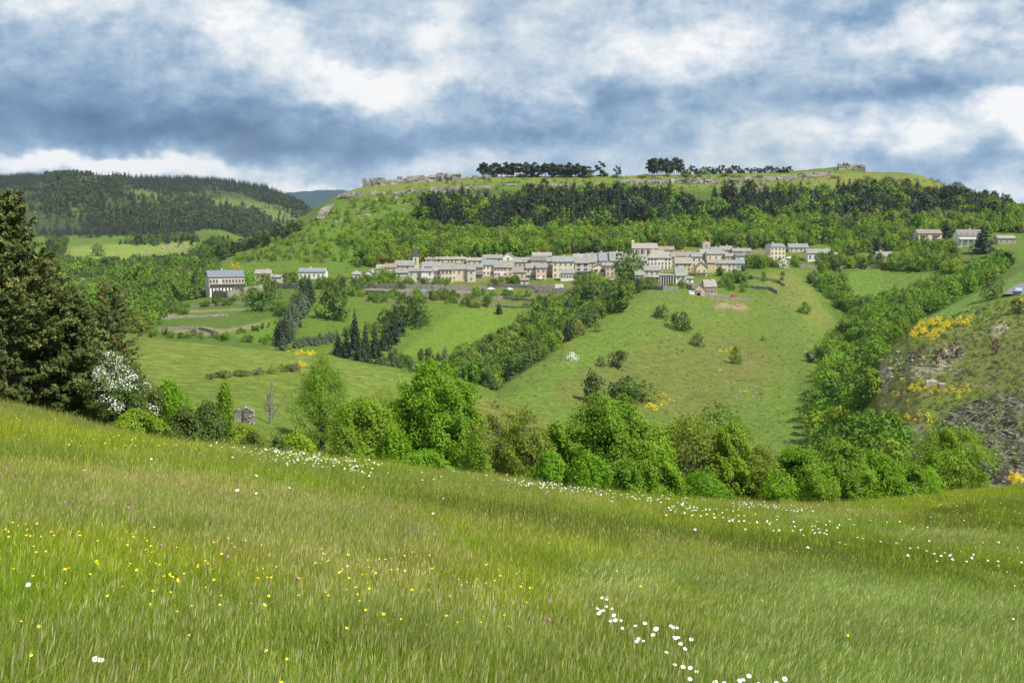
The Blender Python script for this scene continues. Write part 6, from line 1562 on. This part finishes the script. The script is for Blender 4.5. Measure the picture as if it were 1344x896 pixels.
def meadow_kind(X, Y, Z, far_=False):
    qx, qy = proj(X, Y, Z + 0.35); wx = qx + fbm(X, Y, 4 + 0.12 * Y.mean(), 3, 91) * 60; wy = qy + fbm(X, Y, 4 + 0.12 * Y.mean(), 3, 93) * 26
    k = np.where(fbm(X, Y, 7, 3, 95) > 0.05, 'd', 'n').astype(object)
    for pl in ([(880, 800), (960, 750), (1100, 740), (1344, 760), (1500, 800), (1500, 960), (1200, 960), (1000, 880), (940, 860)], [(1140, 695), (1260, 700), (1400, 715), (1400, 745), (1260, 722), (1160, 712)], [(700, 745), (760, 725), (860, 720), (930, 745), (860, 775), (740, 770)], [(980, 680), (1100, 672), (1200, 668), (1160, 682), (1020, 692)]):
        k[inpoly(wx, wy, pl)] = 'p'
    for pl in ([(60, 600), (400, 640), (640, 720), (560, 760), (200, 700), (40, 650)],):
        k[inpoly(wx, wy, pl)] = 'd'
    for pl in ([(500, 625), (900, 690), (1150, 700), (1340, 740), (1340, 790), (1100, 745), (760, 720), (600, 730)], [(1180, 660), (1400, 640), (1400, 690), (1230, 700)], [(620, 750), (700, 780), (660, 850), (560, 800)], [(0, 560), (120, 590), (60, 640), (-40, 640)]):
        k[inpoly(wx, wy, pl) & (NR.random(len(X)) < 0.75)] = 'k' if far_ else 'n'
    return k
for nm, y0, y1, st, kinds, fr_ in (('near_meadow_grass', 1.5, 24, 0.62, near_k, False), ('meadow_grass', 23.5, 98, 1.75, mid_k, True)):
    g = jgrid(y0, y1, st)
    Z = quick(g[:, 0], g[:, 1]); kk = meadow_kind(g[:, 0], g[:, 1], Z, fr_)
    if fr_:
        cy = np.interp(g[:, 0] / (g[:, 1] + Y0), ucols, STN[6][0]); okk = g[:, 1] < cy + 7; g, Z, kk = g[okk], Z[okk], kk[okk]
    for q in kinds:
        s_ = kk == q
        if not s_.any(): continue
        p3 = np.stack([g[s_, 0], g[s_, 1], Z[s_]], 1); n_ = len(p3)
        sc_ = NR.uniform(0.85, 1.15, n_); sc3 = np.stack([sc_, sc_, NR.uniform(0.7, 1.15, n_)], 1)
        # patches lie along the slope
        e = 0.5; gx = (quick(p3[:, 0] + e, p3[:, 1]) - quick(p3[:, 0] - e, p3[:, 1])) / (2 * e); gy = (quick(p3[:, 0], p3[:, 1] + e) - quick(p3[:, 0], p3[:, 1] - e)) / (2 * e)
        rz = NR.uniform(-0.35, 0.35, n_)
        scatter(nm + {'n': '', 'd': '_dry', 'p': '_pale', 'k': '_dark'}[q], p3, rz, sc3, kinds[q], {'n': 'tall green grass of the foreground meadow', 'd': 'grass with brownish seed heads in the meadow', 'p': 'pale wind blown grass swathes in the meadow', 'k': 'darker green grass swathes in the meadow'}[q],
                tilt=np.stack([np.arctan(gy), -np.arctan(gx)], 1))

# ------------------------------------------------------------------ meadow flowers
M['petal'] = plain('white_petals', (0.80, 0.80, 0.78), 0.7, 0.04, 30)
M['disc'] = plain('yellow_flower_disc', (0.75, 0.45, 0.02), 0.8, 0.1, 60)
M['yellow'] = plain('yellow_petals', (0.82, 0.66, 0.02), 0.6, 0.05, 30)
M['pink'] = plain('pink_petals', (0.50, 0.20, 0.34), 0.7, 0.15, 30)
M['stemgreen'] = plain('flower_stem', (0.08, 0.13, 0.03), 0.7, 0.1, 30)
def petals(m, r, n, wid, z=0.0, cup=0.1, mi=0):
    for i in range(n):
        a = 2 * math.pi * i / n; c_, s_ = math.cos(a), math.sin(a); w_ = wid
        pts = [(r * 0.18, 0, 0), (r * 0.6, -w_, cup * r * 0.5), (r, -w_ * 0.55, cup * r), (r, w_ * 0.55, cup * r), (r * 0.6, w_, cup * r * 0.5)]
        m.add([(x * c_ - y * s_, x * s_ + y * c_, z + q) for x, y, q in pts], [(0, 1, 2, 3, 4)], mi)
def dome(m, r, h, z, mi, n=8):
    m.add([(r * math.cos(2 * math.pi * i / n), r * math.sin(2 * math.pi * i / n), z) for i in range(n)] + [(0.6 * r * math.cos(2 * math.pi * i / n), 0.6 * r * math.sin(2 * math.pi * i / n), z + h * 0.8) for i in range(n)] + [(0, 0, z + h)],
          [(i, (i + 1) % n, n + (i + 1) % n, n + i) for i in range(n)] + [(n + i, n + (i + 1) % n, 2 * n) for i in range(n)], mi)
mp = MB(); petals(mp, 0.027, 14, 0.0048, 0, 0.05); me_pet = mp.mesh('petals', [M['petal']])
md_ = MB(); dome(md_, 0.0105, 0.009, 0.0, 0); me_disc = md_.mesh('flower_disc', [M['disc']])
ms_ = MB(); ms_.tube([(0.01, 0.0, -0.46), (0.006, 0.004, -0.2), (0, 0, 0)], [0.0016, 0.0015, 0.0013], 4); me_stem = ms_.mesh('stem', [M['stemgreen']])
def flower_thing(px, py, name, label, group, pm, dm, sc=1.0, up=0.36):
    x, y, z = hit(px, py, 3, 60, up)
    root = empty(name, (x, y, z + up)); root.scale = (sc, sc, sc)
    root.rotation_euler = (R.uniform(0.25, 0.75), R.uniform(-0.3, 0.3), R.uniform(-0.5, 0.5)); tag(root, label, 'flower', group)
    link('petals', pm, root); link('flower_disc', dm, root)
    st = link('stem', me_stem, root); st.rotation_euler = (-root.rotation_euler[0], -root.rotation_euler[1], 0)
    return root
for i, (a_, b_) in enumerate(((240, 525), (254, 520), (252, 528), (228, 553), (236, 560), (250, 548), (266, 552), (271, 570), (262, 583), (275, 583), (290, 582), (293, 603), (327, 596), (352, 590), (380, 608), (373, 620), (335, 632), (348, 636), (408, 665),
                              (420, 597), (436, 604), (428, 628), (440, 627), (445, 645), (457, 658), (473, 633), (430, 697), (452, 706), (471, 706), (487, 714), (470, 738), (536, 743), (610, 737), (624, 729), (650, 747), (696, 745), (718, 735), (242, 556), (231, 566), (383, 604), (426, 600), (432, 630), (600, 741), (330, 640), (560, 748))):
    flower_thing(670 + a_ / 1.994, 520 + b_ / 1.994, 'daisy', 'white ox eye daisy with a yellow centre in the near meadow, lower right of centre', 'ox eye daisies in the near meadow', me_pet, me_disc, R.uniform(0.42, 0.68))
for a_, b_ in ((37, 765), (132, 864), (125, 862), (1330, 811)):
    flower_thing(a_, b_, 'daisy', 'lone white daisy away from the main drift of daisies', 'stray daisies in the near meadow', me_pet, me_disc, R.uniform(0.55, 0.75))
mp = MB(); petals(mp, 0.014, 5, 0.0085, 0, 0.35); me_by = mp.mesh('petals', [M['yellow']])
for a_, b_ in ((195, 735), (210, 740), (222, 752), (240, 751), (258, 743), (262, 741), (280, 759), (248, 832), (351, 851), (376, 864), (40, 857), (566, 745), (602, 760), (370, 892), (235, 760), (505, 805), (525, 811), (432, 779), (217, 754), (455, 822)):
    flower_thing(a_ + R.uniform(-2, 2), b_, 'buttercup', 'small yellow buttercup in the near grass', 'buttercups in the near grass', me_by, me_disc, R.uniform(0.45, 0.8), 0.4)
mw = MB(); petals(mw, 0.026, 9, 0.0085, 0, 0.1); dome(mw, 0.009, 0.006, 0.0, 1); mw.tube([(0, 0, -0.3), (0, 0, 0)], [0.003, 0.002], 3, 2); K_w = mw.mesh('daisy_head', [M['petal'], M['disc'], M['stemgreen']])
my = MB(); petals(my, 0.019, 5, 0.011, 0, 0.35); K_y = my.mesh('buttercup_head', [M['yellow']])
mk = MB(); dome(mk, 0.012, 0.02, 0.0, 0, 6); K_p = mk.mesh('clover_head', [M['pink']])
mq = MB(); petals(mq, 0.015, 5, 0.009, 0, 0.3); K_ys = mq.mesh('small_buttercup_head', [M['yellow']])
def drift(name, polys, y0, y1, n, kinds, label, sc=(0.8, 1.3), up=0.43, patch=None):
    P_ = area_pts(polys, y0, y1, n, 0, -up)
    if patch is not None and len(P_): P_[:, 0] += NR.normal(0, 0.9, len(P_)); P_[:, 1] += NR.normal(0, 1.6, len(P_)); P_[:, 2] = quick(P_[:, 0], P_[:, 1]) + up
    if patch is not None and len(P_): P_ = P_[fbm(P_[:, 0], P_[:, 1], patch, 3, 97) > NR.uniform(-0.55, 0.75, len(P_))]
    if len(P_) == 0: return
    t_ = NR.normal(0, 0.25, (len(P_), 2)); t_[:, 0] += 0.4
    P_[:, 2] += NR.uniform(-0.08, 0.06, len(P_))
    scatter(name, P_, NR.uniform(-0.5, 0.5, len(P_)), NR.uniform(sc[0], sc[1], len(P_)), kinds, label, tilt=t_)
drift('daisy_drift', [[(280, 578), (330, 582), (400, 596), (412, 604), (380, 606), (300, 592)], [(310, 590), (420, 604), (460, 622), (470, 634), (400, 630), (350, 612)], [(490, 634), (530, 640), (524, 648), (492, 642)]], 30, 80, 1500, [K_w], 'drifts of white daisies on the left of the meadow', patch=3)
drift('daisy_drift', [[(830, 660), (870, 662), (900, 678), (960, 690), (960, 698), (880, 690), (835, 675)], [(960, 668), (1040, 676), (1036, 684), (965, 678)], [(950, 700), (990, 706), (990, 726), (955, 722)], [(1000, 694), (1060, 698), (1056, 706), (1004, 704)], [(1150, 736), (1270, 742), (1330, 752), (1330, 760), (1180, 752)], [(1290, 718), (1340, 724), (1340, 732), (1292, 726)], [(640, 640), (760, 648), (780, 658), (660, 652)], [(1070, 706), (1110, 712), (1106, 722), (1072, 718)], [(1160, 696), (1190, 700), (1186, 706), (1160, 704)]], 18, 98, 2000, [K_w], 'drifts of white daisies on the right of the meadow', patch=3)
drift('scattered_daisies', [[(-50, 560), (1400, 680), (1400, 760), (500, 730), (-50, 640)]], 18, 90, 260, [K_w], 'single daisies scattered through the far part of the meadow')
drift('buttercups_far', [[(60, 575), (260, 600), (250, 618), (90, 600)], [(0, 555), (60, 565), (50, 575), (0, 570)], [(380, 606), (640, 628), (640, 636), (400, 616)], [(1110, 682), (1200, 692), (1190, 700), (1110, 692)], [(1060, 720), (1090, 724), (1090, 730), (1060, 726)], [(1200, 660), (1344, 655), (1344, 690), (1240, 690)], [(1160, 740), (1200, 742), (1200, 750), (1160, 748)], [(150, 590), (330, 600), (340, 616), (160, 606)]], 20, 95, 2200, [K_y], 'yellow buttercups along the far parts of the meadow', patch=5)
drift('buttercups_near', [[(-40, 720), (700, 780), (700, 900), (-40, 900)]], 4, 26, 200, [K_ys], 'tiny yellow flowers dotted in the near grass', (0.4, 0.85), 0.34)
drift('buttercups_wide', [[(-40, 560), (1400, 640), (1400, 900), (600, 900), (-40, 760)]], 8, 80, 600, [K_ys, K_y], 'yellow flowers dotted thinly over the whole meadow', (0.4, 0.8), 0.38)
drift('clover', [[(200, 760), (420, 790), (420, 830), (240, 810)], [(640, 830), (730, 840), (730, 900), (640, 900)], [(520, 715), (560, 715), (560, 735), (520, 735)], [(0, 640), (200, 700), (180, 740), (0, 690)]], 4, 30, 70, [K_p], 'pink clover and pea flowers low in the near grass', (0.8, 1.4), 0.36)

# ------------------------------------------------------------------ haze
mh = bpy.data.materials.new('thin_haze'); mh.use_nodes = True; hn = mh.node_tree; hn.nodes.clear()
pv = hn.nodes.new('ShaderNodeVolumePrincipled'); ho = hn.nodes.new('ShaderNodeOutputMaterial'); hn.links.new(pv.outputs[0], ho.inputs['Volume'])
pv.inputs['Color'].default_value = (0.60, 0.78, 1.0, 1); pv.inputs['Density'].default_value = 0.000036; pv.inputs['Anisotropy'].default_value = 0.2
zb = float(min(GZ.min(), -400)) - 1.0
m = MB(); m.box(-11500, 11500, -200, 9600, zb, 260.0)
hz = m.build('haze', mh); tag(hz, kind='stuff')
